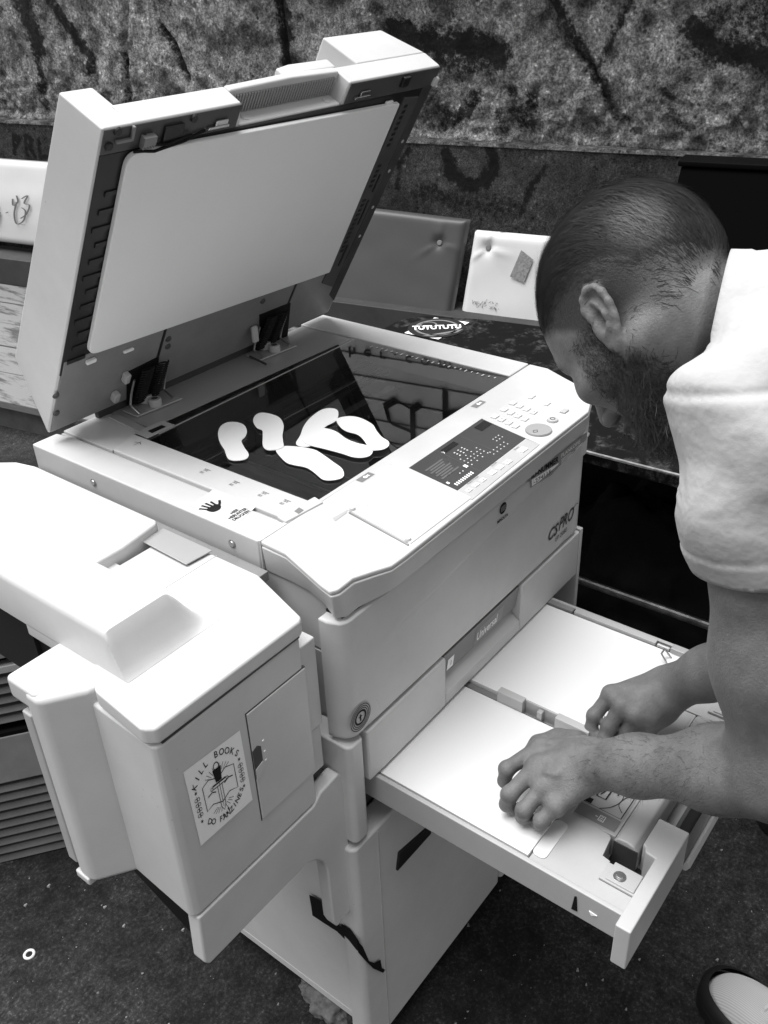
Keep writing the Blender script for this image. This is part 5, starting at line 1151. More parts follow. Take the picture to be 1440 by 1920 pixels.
# small door with latch
mb = MB(); mb.prism([(-0.2395, -0.0715), (-0.158, -0.0715), (-0.158, -0.215), (-0.2395, -0.215)], -0.1218, -0.118, 'y')
dr_ = mb.build('door', PLA, so, 0.0014, 2)
mb = MB(); mb.box(-0.2408, -0.2396, -0.1209, -0.118, -0.216, -0.070); mb.box(-0.2396, -0.158, -0.1209, -0.118, -0.0714, -0.0700); mb.build('door_gap', M['dark2'], so)
mb = MB(); mb.prism([(-0.2399, -0.119), (-0.2335, -0.116), (-0.2290, -0.120), (-0.2290, -0.146), (-0.2345, -0.154), (-0.2399, -0.156)], -0.1226, -0.1219, 'y'); lt = mb.build('latch', M['inner'], dr_)
mb = MB(); mb.prism([(-0.2399, -0.143), (-0.2295, -0.139), (-0.2290, -0.147), (-0.2345, -0.154), (-0.2399, -0.156)], -0.1232, -0.1226, 'y'); mb.build('latch_lip', M['plastic'], lt)
mb = MB()
for z in (-0.117, -0.131, -0.143): mb.box(-0.2262, -0.2238, -0.1224, -0.1217, z, z+0.0016)
mb.build('latch_dots', M['sheet'], dr_)
# skirt with arch and foot
arch = [(-0.3357, -0.2631), (-0.3398, -0.3302), (-0.3347, -0.3384), (-0.204, -0.3381), (-0.1872, -0.3377), (-0.1727, -0.3463), (-0.1614, -0.3609), (-0.156, -0.3816), (-0.1551, -0.4782), (-0.1497, -0.495), (-0.1181, -0.4912), (-0.116, -0.3828), (-0.1149, -0.2628), (-0.1239, -0.2498), (-0.1542, -0.253), (-0.1669, -0.2632)]
mb = MB(); mb.prism(arch, -0.1215, -0.1035, 'y'); mb.build('skirt', PLA, so, 0.0028, 3)
mb = MB(); mb.prism([(-0.318, -0.10), (-0.14, -0.10), (-0.14, 0.12), (-0.29, 0.12)], -0.36, ZB-0.001); mb.build('underframe', M['black'], so)
mb = MB(); mb.box(-0.325, -0.12, -0.0985, -0.090, -0.30, ZB); mb.build('underframe_plate', M['dark2'], so, 0.001)
# square sticker with the book and dagger drawing
S0 = [Vector((p[0], -0.1209, p[1])) for p in [(-0.3166, -0.177), (-0.2482, -0.1775), (-0.2502, -0.0827), (-0.3188, -0.0781)]]
def sf(u, v, h=0.0004):
    p = S0[0]*(1-u)*(1-v)+S0[1]*u*(1-v)+S0[2]*u*v+S0[3]*(1-u)*v; return Vector((p.x, p.y-h, p.z))
mb = MB(); mb.poly([sf(0, 0), sf(1, 0), sf(1, 1), sf(0, 1)]); stk = flat(mb, 'book_sticker', M['sticker'], so)
mb = MB(); W_ = 0.0075
def L(pts, w=W_, sm_=False, closed=False): mb.ribbon(smooth_open(pts, 5) if sm_ else pts, w, sf, 0.0008, closed)
def arc_text(s, cx, cy, r, a0, a1, size, inside=False):
    n = len(s)
    for k, ch in enumerate(s):
        if ch == ' ': continue
        a = R(a0+(a1-a0)*k/(n-1)); x = cx+r*math.cos(a); y = cy+r*math.sin(a)
        rot = a-math.pi/2 if not inside else a+math.pi/2
        add_text(mb, ch, lambda u, v, h: sf(u, v, 0.0008), x, y, size, rot=rot, center=True, bold=0.001)
arc_text('KILL BOOKS', 0.5, 0.44, 0.455, 142, 40, 0.115)
arc_text('DO FANZINES', 0.5, 0.55, 0.48, 232, 320, 0.105, True)
L([(0.22, .34), (0.22, .66), (.34, .70), (.50, .64), (.64, .70), (.79, .66), (.79, .33), (.64, .37), (.50, .31), (.34, .37)], 0.011, closed=True); L([(.5, .64), (.5, .31)], .008)
L([(.28, .50), (.36, .52), (.42, .49)], .014); L([(.58, .52), (.66, .55), (.74, .53)], .014)
mb.fill([(.45, .60), (.55, .60), (.575, .77), (.425, .77)], sf, .001)
mb.ring((.5, .80), .045, .012, sf, .001, 20); L([(.38, .58), (.62, .58)], .02); L([(.38, .54), (.62, .54)], .01); mb.ring((.36, .56), .02, .008, sf, .001, 12); mb.ring((.64, .56), .02, .008, sf, .001, 12)
L([(.46, .54), (.46, .26), (.50, .19), (.54, .26), (.54, .54)], .009); L([(.5, .5), (.5, .24)], .005)
for a in range(-60, 61, 15):
    if a == 0: continue
    x, y = math.sin(R(a)), math.cos(R(a)); L([(.5+.15*x, .66+.06*y), (.5+.25*x, .66+.15*y)], .006); L([(.5+.12*x, .32-.06*y), (.5+.22*x, .32-.13*y)], .006)
for (x, y) in ((.46, .13), (.53, .12), (.56, .165)): mb.fill([(x-.013, y), (x, y-.02), (x+.013, y), (x, y+.035)], sf, .001)
for sx_ in (0.105, 0.895):
    for k in range(4):
        y = .37+k*.068; mb.ring((sx_-.022, y), .02, .007, sf, .0008, 12); mb.ring((sx_+.022, y), .02, .007, sf, .0008, 12); L([(sx_, y-.04), (sx_, y+.04)], .006)
    for y in (.28, .66):
        for a in (0, 60, 120): L([(sx_-.022*math.cos(R(a)), y-.022*math.sin(R(a))), (sx_+.022*math.cos(R(a)), y+.022*math.sin(R(a)))], .008)
flat(mb, 'sticker_drawing', M['ink'], stk)
rooted(so)
# ================================================================ PERSON
class SDF:
    def __init__(s, lo, hi, h):
        s.h = h; s.lo = np.array(lo, float); n = np.ceil((np.array(hi)-s.lo)/h).astype(int)+1; s.n = n
        s.ax = [s.lo[i]+h*np.arange(n[i]) for i in range(3)]
        s.D = np.full(tuple(n), 0.5, np.float32)
    def sub(s, lo, hi):
        a = np.clip(np.floor((np.array(lo)-s.lo)/s.h).astype(int), 0, s.n); b = np.clip(np.ceil((np.array(hi)-s.lo)/s.h).astype(int)+1, 0, s.n)
        if np.any(b <= a): return None
        sl = tuple(slice(a[i], b[i]) for i in range(3))
        X, Y, Z = np.meshgrid(s.ax[0][sl[0]], s.ax[1][sl[1]], s.ax[2][sl[2]], indexing='ij')
        return sl, np.stack([X, Y, Z], -1)
    def comb(s, sl, d, k, mode):
        D = s.D[sl]
        if mode == 'sub': d = -d; D2 = -D
        else: D2 = D
        if k > 0:
            hh = np.clip(k-np.abs(D2-d), 0, None)/k; r = np.minimum(D2, d)-hh*hh*k*0.25
            if mode == 'sub': hh = np.clip(k-np.abs(D-d), 0, None)/k; r = np.maximum(D, d)+hh*hh*k*0.25; s.D[sl] = r; return
            s.D[sl] = r
        else: s.D[sl] = np.maximum(D, d) if mode == 'sub' else np.minimum(D2, d)
    def cone(s, a, b, ra, rb, k=0.01, mode='add', grow=0.0):
        a = np.array(a, float); b = np.array(b, float); ra += grow; rb += grow; m = max(ra, rb)+max(k, 0.004)+3*s.h
        q = s.sub(np.minimum(a, b)-m, np.maximum(a, b)+m)
        if q is None: return
        sl, P = q; ab = b-a; L = ab@ab+1e-12
        t = np.clip(((P-a)@ab)/L, 0, 1); d = np.linalg.norm(P-a-t[..., None]*ab, axis=-1)-(ra+(rb-ra)*t)
        s.comb(sl, d.astype(np.float32), k, mode)
    def ell(s, c, r, B, k=0.01, mode='add', grow=0.0):
        """B: 3x3 rows = local axes in world"""
        c = np.array(c, float); r = np.array(r, float)+grow; m = max(r)+max(k, 0.004)+3*s.h
        q = s.sub(c-m, c+m)
        if q is None: return
        sl, P = q; Q = (P-c)@np.array(B).T
        k0 = np.linalg.norm(Q/r, axis=-1); k1 = np.linalg.norm(Q/(r*r), axis=-1)+1e-9
        s.comb(sl, (k0*(k0-1)/k1).astype(np.float32), k, mode)
    def chain(s, pts, rs, k=0.006, mode='add', grow=0.0):
        for i in range(len(pts)-1): s.cone(pts[i], pts[i+1], rs[i], rs[i+1], k if i == 0 else min(k, 0.004), mode, grow)
    def mesh(s):
        D = s.D; S = D < 0
        n = D.shape
        cnt = np.zeros((n[0]-1, n[1]-1, n[2]-1), np.uint8)
        for dx in (0, 1):
            for dy in (0, 1):
                for dz in (0, 1): cnt += S[dx:n[0]-1+dx, dy:n[1]-1+dy, dz:n[2]-1+dz]
        act = (cnt > 0) & (cnt < 8); idx = np.argwhere(act); num = len(idx)
        cid = np.full(act.shape, -1, np.int64); cid[act] = np.arange(num)
        acc = np.zeros((num, 3)); c = np.zeros(num)
        corners = [(a, b, e) for a in (0, 1) for b in (0, 1) for e in (0, 1)]
        vals = {cn: D[idx[:, 0]+cn[0], idx[:, 1]+cn[1], idx[:, 2]+cn[2]].astype(float) for cn in corners}
        for ca in corners:
            for axis in range(3):
                if ca[axis] == 0:
                    cb = list(ca); cb[axis] = 1; cb = tuple(cb); va, vb = vals[ca], vals[cb]; m = (va < 0) != (vb < 0)
                    t = np.where(m, va/(va-vb+1e-20), 0); p = np.zeros((num, 3)); p += np.array(ca); p[:, axis] += t
                    acc[m] += p[m]; c[m] += 1
        V = s.lo+(idx+acc/c[:, None])*s.h
        F = []
        for axis in range(3):
            u, v = [(1, 2), (2, 0), (0, 1)][axis]
            sa = [slice(None)]*3; sb = [slice(None)]*3; sa[axis] = slice(0, n[axis]-1); sb[axis] = slice(1, n[axis])
            A = S[tuple(sa)]; B_ = S[tuple(sb)]; ch = A != B_
            e = np.argwhere(ch); ok = (e[:, u] > 0) & (e[:, v] > 0) & (e[:, u] < n[u]-1) & (e[:, v] < n[v]-1); e = e[ok]
            ins = A[e[:, 0], e[:, 1], e[:, 2]]
            def cell(du, dv):
                q = e.copy(); q[:, u] += du; q[:, v] += dv; return cid[q[:, 0], q[:, 1], q[:, 2]]
            q = np.stack([cell(-1, -1), cell(0, -1), cell(0, 0), cell(-1, 0)], 1)
            q[~ins] = q[~ins][:, ::-1]; F.append(q)
        return V, np.concatenate(F)
def relax(V, F, it=1, lam=0.5):
    for _ in range(it):
        acc = np.zeros_like(V); c = np.zeros(len(V))
        for a, b in ((0, 1), (1, 2), (2, 3), (3, 0)):
            np.add.at(acc, F[:, a], V[F[:, b]]); np.add.at(acc, F[:, b], V[F[:, a]]); np.add.at(c, F[:, a], 1); np.add.at(c, F[:, b], 1)
        V = V*(1-lam)+lam*acc/np.maximum(c, 1)[:, None]
    return V
def vnormals(V, F):
    n = np.cross(V[F[:, 2]]-V[F[:, 0]], V[F[:, 3]]-V[F[:, 1]]); N = np.zeros_like(V)
    for k in range(4): np.add.at(N, F[:, k], n)
    return N/(np.linalg.norm(N, axis=1)[:, None]+1e-12)
v3 = lambda *a: np.array(a, float)
# head frame
HF = v3(0.025, 0.456, -0.888); HF /= np.linalg.norm(HF); HU = v3(0.289, 0.848, 0.445); HU -= HU@HF*HF; HU /= np.linalg.norm(HU); HL = np.cross(HU, HF)
HO = v3(0.152, -0.316, 0.232); HB = np.array([HF, HL, HU])
H = lambda f, l, u: HO+HF*f+HL*l+HU*u
NB = v3(*(0.1622, -0.3929, 0.2333))                 # neck base
SHL = v3(0.015, -0.455, 0.208); SHR = v3(0.315, -0.371, 0.1425)
ELL = v3(*(-0.0034, -0.5378, -0.0911)); WRL = v3(*(0.0293, -0.3467, -0.2275))
ELR = v3(*(0.1826, -0.5088, -0.0728)); WRR = v3(*(0.2005, -0.3694, -0.2336))
EARP = []
def head(s):
    s.ell(H(0.002, 0, .048), (.094, .075, .083), HB, 0.02); s.ell(H(-.032, 0, .026), (.057, .063, .058), HB, .03)
    s.ell(H(.045, 0, .018), (.052, .058, .066), HB, .03); s.ell(H(.045, 0, -.030), (.044, .050, .050), HB, .03)
    s.ell(H(.056, 0, -.080), (.034, .036, .026), HB, .03)
    for q in (-1, 1):
        s.cone(H(0.0, q*.055, -.03), H(.055, q*.022, -.086), .020, .018, .02); s.cone(H(.088, q*.010, .031), H(.076, q*.044, .030), .008, .009, .012)
        s.ell(H(.062, q*.046, -.010), (.026, .018, .016), HB, .02)
        s.ell(H(.100, q*.032, .008), (.018, .019, .012), HB, .010, 'sub'); s.ell(H(.076, q*.031, .009), (.0130, .0140, .0125), HB, .003)
    s.cone(H(.096, 0, .024), H(.116, 0, -.020), .0065, .0105, .010)
    for q in (-1, 1): s.ell(H(.103, q*.0135, -.027), (.012, .0075, .008), HB, .006); s.ell(H(.105, q*.008, -.036), (.005, .0035, .004), HB, .003, 'sub')
    s.ell(H(.094, 0, -.052), (.012, .025, .007), HB, .006); s.ell(H(.092, 0, -.063), (.012, .022, .007), HB, .006); s.ell(H(.108, 0, -.0575), (.010, .022, .0018), HB, .003, 'sub')
    # neck with muscles
    s.cone(H(-.012, 0, -.030), NB, .050, .054, .025)
    s.cone(H(-.018, .054, -.028), NB+v3(-.036, .030, -.040), .013, .012, .022); s.cone(H(-.018, -.054, -.028), NB+v3(.036, .030, -.040), .013, .012, .022)
    s.cone(H(-.040, .028, -.02), NB+v3(-.022, -.03, -.004), .022, .026, .03)
    # ears
    for q in (-1, 1):
        tl = R(14); eu = HU*math.cos(tl)-HF*math.sin(tl); eb = -HF*math.cos(tl)-HU*math.sin(tl); ph = R(9)
        ed = eb*math.cos(ph)+HL*q*math.sin(ph); en = -eb*math.sin(ph)+HL*q*math.cos(ph)
        E0 = H(.008, q*.0735, 0.004); sc = 0.95
        def E(b, a, o=0.0): return E0+ed*b*sc+eu*a*sc+en*o
        EARP.extend([E(b_*.001, a_*.001, .001) for b_ in range(4, 31, 5) for a_ in range(-24, 30, 5) if ((b_-16)/15)**2+((a_-4)/31)**2 < 1])
        s.ell(E(.016, .006, -.001), (.018*sc, .0028, .026*sc), np.array([ed, en, eu]), .004)
        s.ell(E(.012, -.018, -.0005), (.0095, .0034, .0125), np.array([ed, en, eu]), .004)
        hx = [E(.006, .002, .0), E(.002, .012, .002), E(.001, .021, .003), E(.006, .030, .003), E(.015, .0345, .0025), E(.025, .031, .002), E(.0315, .022, .002), E(.0325, .010, .002), E(.029, -.003, .0015), E(.023, -.014, .001), E(.018, -.023, .0), E(.013, -.0285, .0)]
        EARP.extend(hx)
        s.chain(hx, [.0024, .0029, .0031, .0033, .0034, .0034, .0033, .0031, .0029, .0028, .0030, .0034], .003)
        s.chain([E(.014, .022, .003), E(.021, .014, .0035), E(.0225, .003, .003), E(.018, -.007, .003), E(.011, -.0125, .003)], [.0022, .0026, .0027, .0026, .0026], .003)
        s.ell(E(.011, .0015, .001), (.0085, .0065, .011), np.array([ed, en, eu]), .003, 'sub'); s.ell(E(.006, -.001, -.006), (.004, .006, .005), np.array([ed, en, eu]), .003, 'sub')
        s.ell(E(.0245, .019, .0035), (.003, .002, .011), np.array([ed, en, eu]), .002, 'sub')
        s.cone(E(.001, .000, .001), E(.002, -.008, .001), .0038, .0036, .004)
        s.cone(E(.004, .02, -.004), E(.006, -.02, -.004), .006, .005, .008)
def hand(s, wr, el, mcp, fing, thumb, palm_up, side):
    """mcp: 4 knuckles; fing: for each finger [pip, dip, tip]; thumb: [cmc, mcp, ip, tip]"""
    ax = wr-el; ax /= np.linalg.norm(ax)
    for i, (m, rr) in enumerate(zip(mcp, (.0108, .0112, .0105, .0095))):
        base = wr+(np.array(m)-np.mean(mcp, 0))*0.45+ax*.004
        s.cone(base, m, .0155, rr, .010)
        s.cone(m+palm_up*.001, m, .0100, .0098, .005)
    for i in range(3): s.cone(mcp[i]-palm_up*.002, mcp[i+1]-palm_up*.002, .0088, .0086, .008)
    c = np.mean(mcp, 0)*.55+wr*.45-palm_up*.008; s.cone(c, wr, .022, .020, .02)
    for i, (m, f) in enumerate(zip(mcp, fing)):
        r0 = (.0089, .0093, .0088, .0079)[i]
        s.chain([np.array(m)]+[np.array(q) for q in f], [r0*1.06, r0*.95, r0*.88, r0*.78], .003)
        s.cone(f[0]+palm_up*.0006 if not isinstance(f[0], tuple) else np.array(f[0])+palm_up*.0006, np.array(f[0])*1.0, r0*.97, r0*.97, .004)
    s.chain([np.array(q) for q in thumb], [.0165, .0135, .0112, .0092], .014)
    s.cone(thumb[0], c, .015, .016, .018)
def arm(s, sh, el, wr, bulge):
    s.cone(sh, sh*.35+el*.65, .047, .044, .02); s.cone(sh*.35+el*.65, el, .046, .041, .03)
    a = el*.72+wr*.28; s.cone(el, a, .0365, .0355, .03); s.cone(a, el*.3+wr*.7, .0355, .0275, .03); s.cone(el*.3+wr*.7, wr, .029, .0258, .02)
SKV = []; SKF = []; off = 0
def grab(s, it=1):
    global off
    V, F = s.mesh(); V = relax(V, F, it, 0.4); SKV.append(V); SKF.append(F+off); off += len(V); return V, F
s = SDF((-0.02, -0.56, 0.02), (0.36, -0.13, 0.42), 0.0021); head(s)
s.cone(NB, NB+v3(.02, -.12, -.03), .050, .055, .03); s.cone(SHL+v3(.03, 0, -.01), NB+v3(0, -.04, -.035), .032, .034, .03); s.cone(SHR, NB+v3(0, -.04, -.035), .034, .034, .03)
hv, hf = grab(s, 1)
UPZ = v3(0, 0, 1.0)
# keep the base of the neck inside the collar
ND = (HO-NB)/np.linalg.norm(HO-NB); vw = NB-v3(*CP); vw /= np.linalg.norm(vw); cn = ND-.92*(ND@vw)*vw; cn /= np.linalg.norm(cn); co = NB+cn*.024
tc_ = (hv-co)@cn; q_ = hv-NB; ra_ = q_-(q_@ND)[:, None]*ND; rl_ = np.linalg.norm(ra_, axis=1)
def sst(a, b, t): t = np.clip((t-a)/(b-a), 0, 1); return t*t*(3-2*t)
nw_ = 1-(1-np.minimum(1, .0555/np.maximum(rl_, 1e-6)))*(1-sst(-.004, .012, tc_))
hv[:] = hv-ra_*(1-nw_)[:, None]
# left (near) hand and arm
s = SDF(np.minimum.reduce([SHL, ELL, WRL])-v3(.16, .07, .075), np.maximum.reduce([SHL, ELL, WRL])+v3(.08, .30, .03), 0.0021)
arm(s, SHL, ELL, WRL, v3(0, 0, -1))
mcpL = [v3(*(0.0336, -0.2863, -0.243)), v3(*(0.0019, -0.2988, -0.24)), v3(*(-0.0145, -0.3174, -0.245)), v3(*(-0.0226, -0.3378, -0.252))]
fL = [[(-0.0112, -0.2704, -0.248), (-0.0126, -0.2691, -0.266), (-0.0064, -0.2735, -0.279)], [(-0.036, -0.2889, -0.254), (-0.0351, -0.2857, -0.272), (-0.0284, -0.2902, -0.282)],
      [(-0.0412, -0.31, -0.26), (-0.037, -0.3071, -0.276), (-0.0289, -0.3107, -0.283)], [(-0.0383, -0.3295, -0.266), (-0.0328, -0.3245, -0.279), (-0.0219, -0.3278, -0.283)]]
hand(s, WRL, ELL, mcpL, fL, [v3(*(0.0739, -0.3108, -0.262)), v3(*(0.0767, -0.2875, -0.266)), v3(*(0.064, -0.2696, -0.273)), v3(*(0.0406, -0.2656, -0.281))], UPZ, 1)
for a, b in ((0, 0), (1, 1), (2, 2)):      # tendons and a vein on the back of the hand
    s.cone(mcpL[a]+v3(0, 0, .0095), mcpL[a]*.35+WRL*.65+v3(0, 0, .018), .0022, .0016, .006)
vp = [(0.0118, -0.3353, -0.226), (-0.0061, -0.3288, -0.224), (-0.0094, -0.316, -0.226)]
s.cone(vp[0], vp[1], .0018, .0018, .005); s.cone(vp[1], vp[2], .0018, .0016, .005)
lv, lf = grab(s, 1)
# right (far) hand and arm
s = SDF(np.minimum.reduce([SHR, ELR, WRR])-v3(.12, .10, .09), np.maximum.reduce([SHR, ELR, WRR])+v3(.09, .22, .09), 0.0024)
arm(s, SHR, ELR, WRR, v3(0, 0, -1))
mcpR = [v3(*(0.1543, -0.3149, -0.238)), v3(*(0.1455, -0.3341, -0.238)), v3(*(0.145, -0.3508, -0.242)), v3(*(0.1533, -0.3637, -0.248))]
fR = [[(0.1338, -0.305, -0.262), (0.1268, -0.3057, -0.277), (0.1204, -0.3136, -0.283)], [(0.1317, -0.3258, -0.266), (0.1245, -0.325, -0.278), (0.1181, -0.3313, -0.283)],
      [(0.1416, -0.3448, -0.27), (0.134, -0.3439, -0.28), (0.1258, -0.3481, -0.283)], [(0.1528, -0.3601, -0.272), (0.1449, -0.3592, -0.28), (0.1352, -0.3612, -0.283)]]
hand(s, WRR, ELR, mcpR, fR, [v3(*(0.1823, -0.3654, -0.256)), v3(*(0.1649, -0.3596, -0.268)), v3(*(0.1556, -0.3417, -0.276)), v3(*(0.1435, -0.3313, -0.281))], UPZ, -1)
grab(s, 1)
# torso and legs (hidden by clothes)
HPC = v3(.37, -1.02, 0.02); TL = [v3(.19, -.50, .17), v3(.27, -.72, .13), HPC]
ANL = v3(.205, -.69, -.74); ANR = v3(.60, -.66, -.74)
def torso(s, g):
    for q in (-1, 1):
        o = v3(-.085, -.02, 0)*q
        s.cone(TL[0]+o*.8+v3(0, 0, -.005), TL[1]+o, .098, .102, .06, grow=g); s.cone(TL[1]+o, TL[2]+o*.9, .102, .11, .06, grow=g)
def legs(s, g):
    for q, an in ((1, ANL), (-1, ANR)):
        hp = HPC+v3(-.09, -.0, -.03)*q if q == 1 else HPC+v3(.09, 0, -.03); kn = (hp+an)/2+v3(0, .06, 0.0)
        s.cone(hp, kn, .085, .060, .05, grow=g); s.cone(kn, an, .058, .040+g*.8, .03, grow=g)
s = SDF((-0.0, -1.2, -0.80), (0.75, -0.36, 0.36), 0.006); torso(s, -0.004); legs(s, -0.004); grab(s, 1)
person = empty('person', (0.38, -0.62, GZ)); tag(person, 'bearded man in a white t-shirt bending over the open drawer, both hands on the paper', 'person')
SV = np.concatenate(SKV); SF = np.concatenate(SKF); del s
# skin
sk = bpy.data.materials.new('skin'); sk.use_nodes = True; nt = sk.node_tree; b_ = nt.nodes['Principled BSDF']
tc = nt.nodes.new('ShaderNodeTexCoord')
def tn(sc, det=6, ro=.6):
    n = nt.nodes.new('ShaderNodeTexNoise'); n.inputs['Scale'].default_value = sc; n.inputs['Detail'].default_value = det; n.inputs['Roughness'].default_value = ro; nt.links.new(tc.outputs['Object'], n.inputs['Vector']); return n.outputs['Fac']
r_ = nt.nodes.new('ShaderNodeMapRange'); nt.links.new(tn(45, 8, .7), r_.inputs['Value']); r_.inputs['From Min'].default_value = .3; r_.inputs['From Max'].default_value = .7; r_.inputs['To Min'].default_value = .11; r_.inputs['To Max'].default_value = .18
at = nt.nodes.new('ShaderNodeAttribute'); at.attribute_name = 'stubble'
hn = nt.nodes.new('ShaderNodeMapRange'); nt.links.new(tn(900, 2), hn.inputs['Value']); hn.inputs['From Min'].default_value = .35; hn.inputs['From Max'].default_value = .65; hn.inputs['To Min'].default_value = .012; hn.inputs['To Max'].default_value = .035
mx = nt.nodes.new('ShaderNodeMix'); mx.data_type = 'FLOAT'; nt.links.new(at.outputs['Fac'], mx.inputs[0]); nt.links.new(r_.outputs[0], mx.inputs[2]); nt.links.new(hn.outputs[0], mx.inputs[3])
nt.links.new(mx.outputs[0], b_.inputs['Base Color']); b_.inputs['Roughness'].default_value = .5; b_.inputs['Specular IOR Level'].default_value = .35
b_.inputs['Subsurface Weight'].default_value = 0.0
bp = nt.nodes.new('ShaderNodeBump'); bp.inputs['Strength'].default_value = .6; bp.inputs['Distance'].default_value = .0016; nt.links.new(tn(420, 5, .7), bp.inputs['Height']); nt.links.new(bp.outputs[0], b_.inputs['Normal'])
body = raw('body', SV.tolist(), SF.tolist(), sk, person, True)
# head local coords of the head verts
HLc = (hv-HO)@HB.T; f_, l_, u_ = HLc.T; hN = vnormals(hv, hf)
def sst(a, b, t): t = np.clip((t-a)/(b-a), 0, 1); return t*t*(3-2*t)
def hair_mask(f, l, u):
    al = np.abs(l)
    front = sst(.0, .012, u-(.075-0.0*f)+ (0.09-f)*0.95)              # above the sloping hairline
    line = .070-(.092-f)*0.62                                      # forehead hairline falling towards the ear
    line = np.where(f < .045, .040-(.045-f)*1.1+np.where(f < .03, 0, 0), line)
    line = np.where(f < .0, -.005-(0-f)*.55, line)                  # over and behind the ear to the nape
    line = np.where(f < -.055, -.024, line)
    return sst(-.006, .010, u-line)
def beard_mask(f, l, u):
    al = np.abs(l)
    side = sst(.0, .008, al-.035)*sst(.028, .010, u-(0.0))*(1-sst(.045, .06, f+(0-u)*-.25))*sst(-.004, .012, f)   # sideburn
    jaw = sst(-.012, -.030, u+(f-.03)*.45+.0)*sst(-.02, .012, f)
    mouth = 1-sst(.0, .006, .020-al)*0
    cheek = 1-sst(.055, .075, f)*sst(-.045, -.03, u)
    lip = np.where((f > .09) & (np.abs(u+.0575) < .007) & (al < .022), .0, 1.0)
    return np.clip(np.maximum(side*.9, jaw*cheek), 0, 1)*lip
inhead = sst(.0, .02, .16-np.linalg.norm(HLc-v3(0, 0, .02), axis=1))
EP = np.array(EARP); ed_ = np.full(len(hv), 9.0)
for e_ in EP: ed_ = np.minimum(ed_, np.linalg.norm(hv-e_, axis=1))
ear_ex = sst(.0050, .0075, ed_)
hm = hair_mask(f_, l_, u_)*inhead*ear_ex; bm_m = beard_mask(f_, l_, u_)*inhead*ear_ex
st_at = np.zeros(len(SV), np.float32); fade = sst(-.01, .05, u_+np.clip(-f_, 0, .1)*.35)*0.42+.56
st_at[:len(hv)] = np.clip(hm*fade, 0, 1); st_at[:len(hv)] = np.maximum(st_at[:len(hv)], bm_m*.55)
a_ = body.data.attributes.new('stubble', 'FLOAT', 'POINT'); a_.data.foreach_set('value', st_at)
def strands(name, w, length, flow, n, lift, width, m, seed, curl=0.0, segs=4, src=None, drop=.16):
    hv, hf, hN = src if src is not None else (globals()['hv'], globals()['hf'], globals()['hN'])
    rg = np.random.default_rng(seed)
    area = np.linalg.norm(np.cross(hv[hf[:, 2]]-hv[hf[:, 0]], hv[hf[:, 3]]-hv[hf[:, 1]]), axis=1)*w[hf].mean(1)
    pick = rg.choice(len(hf), n, p=area/area.sum()); uv = rg.random((n, 2, 1)); q = hv[hf[pick]]
    P = q[:, 0]*(1-uv[:, 0])*(1-uv[:, 1])+q[:, 1]*uv[:, 0]*(1-uv[:, 1])+q[:, 2]*uv[:, 0]*uv[:, 1]+q[:, 3]*(1-uv[:, 0])*uv[:, 1]
    Nn = hN[hf[pick][:, 0]]; loc = (P-HO)@HB.T
    d = flow(loc, P)@HB if False else flow(loc)@HB
    cl = rg.normal(size=(n, 3))*curl
    # clumps: neighbouring strands share direction noise
    cell = np.floor(loc/.007).astype(int); hsh = (cell[:, 0]*73856093 ^ cell[:, 1]*19349663 ^ cell[:, 2]*83492791) % 4096
    cr = np.random.default_rng(seed+1).normal(size=(4096, 3))*curl*1.3
    d = d+cl+cr[hsh]
    d -= (d*Nn).sum(1)[:, None]*Nn; d /= np.linalg.norm(d, axis=1)[:, None]+1e-9
    L_ = length(loc)*(0.65+0.7*rg.random(n))
    V = []; cen = HO+HU*.035
    pts = [P-Nn*.0005]; dirv = d+Nn*lift*(0.5+rg.random(n))[:, None]; dirv /= np.linalg.norm(dirv, axis=1)[:, None]
    bend = cl*.6
    for k in range(segs):
        pn = pts[-1]+dirv*(L_/segs)[:, None]; pts.append(pn)
        out = pn-cen; out /= np.linalg.norm(out, axis=1)[:, None]
        dirv = dirv+bend*.5-(out*(.16+lift*.25) if src is None else 0); dirv /= np.linalg.norm(dirv, axis=1)[:, None]
    side = np.cross(d, Nn); side /= np.linalg.norm(side, axis=1)[:, None]+1e-9
    allV = np.empty((n, segs+1, 2, 3))
    for k in range(segs+1):
        ww = width*(1-.75*(k/segs)**1.5)*(0.7+.6*rg.random(n))[:, None]/2
        allV[:, k, 0] = pts[k]+side*ww; allV[:, k, 1] = pts[k]-side*ww
    base = (np.arange(n)*(segs+1)*2)[:, None]; k = np.arange(segs)*2
    Fq = np.stack([base+k, base+k+1, base+k+3, base+k+2], -1).reshape(-1, 4)
    me = bpy.data.meshes.new(name); me.from_pydata(allV.reshape(-1, 3).tolist(), [], Fq.tolist()); me.update()
    return link(name, me, m, person, True)
M['hair'] = mat('dark_hair', 0.022, 0.38, 0.38, dirt=0.6, dscale=260); M['beard'] = mat('beard_hair', 0.04, 0.5, 0.4, dirt=0.7, dscale=260)
def flow_hair(L):
    f, l, u = L.T; back = sst(.02, -.09, f)
    return np.stack([-1.0+back*.5, l*1.5, .55*sst(-.02, .09, f)-.15-back*1.2], -1)
def len_hair(L):
    f, l, u = L.T; top = sst(.035, .10, u+np.clip(.02-f, 0, .1)*.1)
    return .008+.030*top*(1-.45*sst(-.03, -.1, f))+.008*sst(-.03, -.08, f)
strands('hair', np.clip(hm, 0, 1)**1.5*(0.55+.45*sst(.01, .06, u_)), len_hair, flow_hair, 60000, .11, .00050, M['hair'], 11, .12)
strands('long_hair', np.clip(hm, 0, 1)**2*sst(.03, .08, u_+np.clip(-f_, 0, .1)*.45), lambda L: .034+0*L[:, 0], flow_hair, 26000, .05, .00055, M['hair'], 12, .05, segs=6)
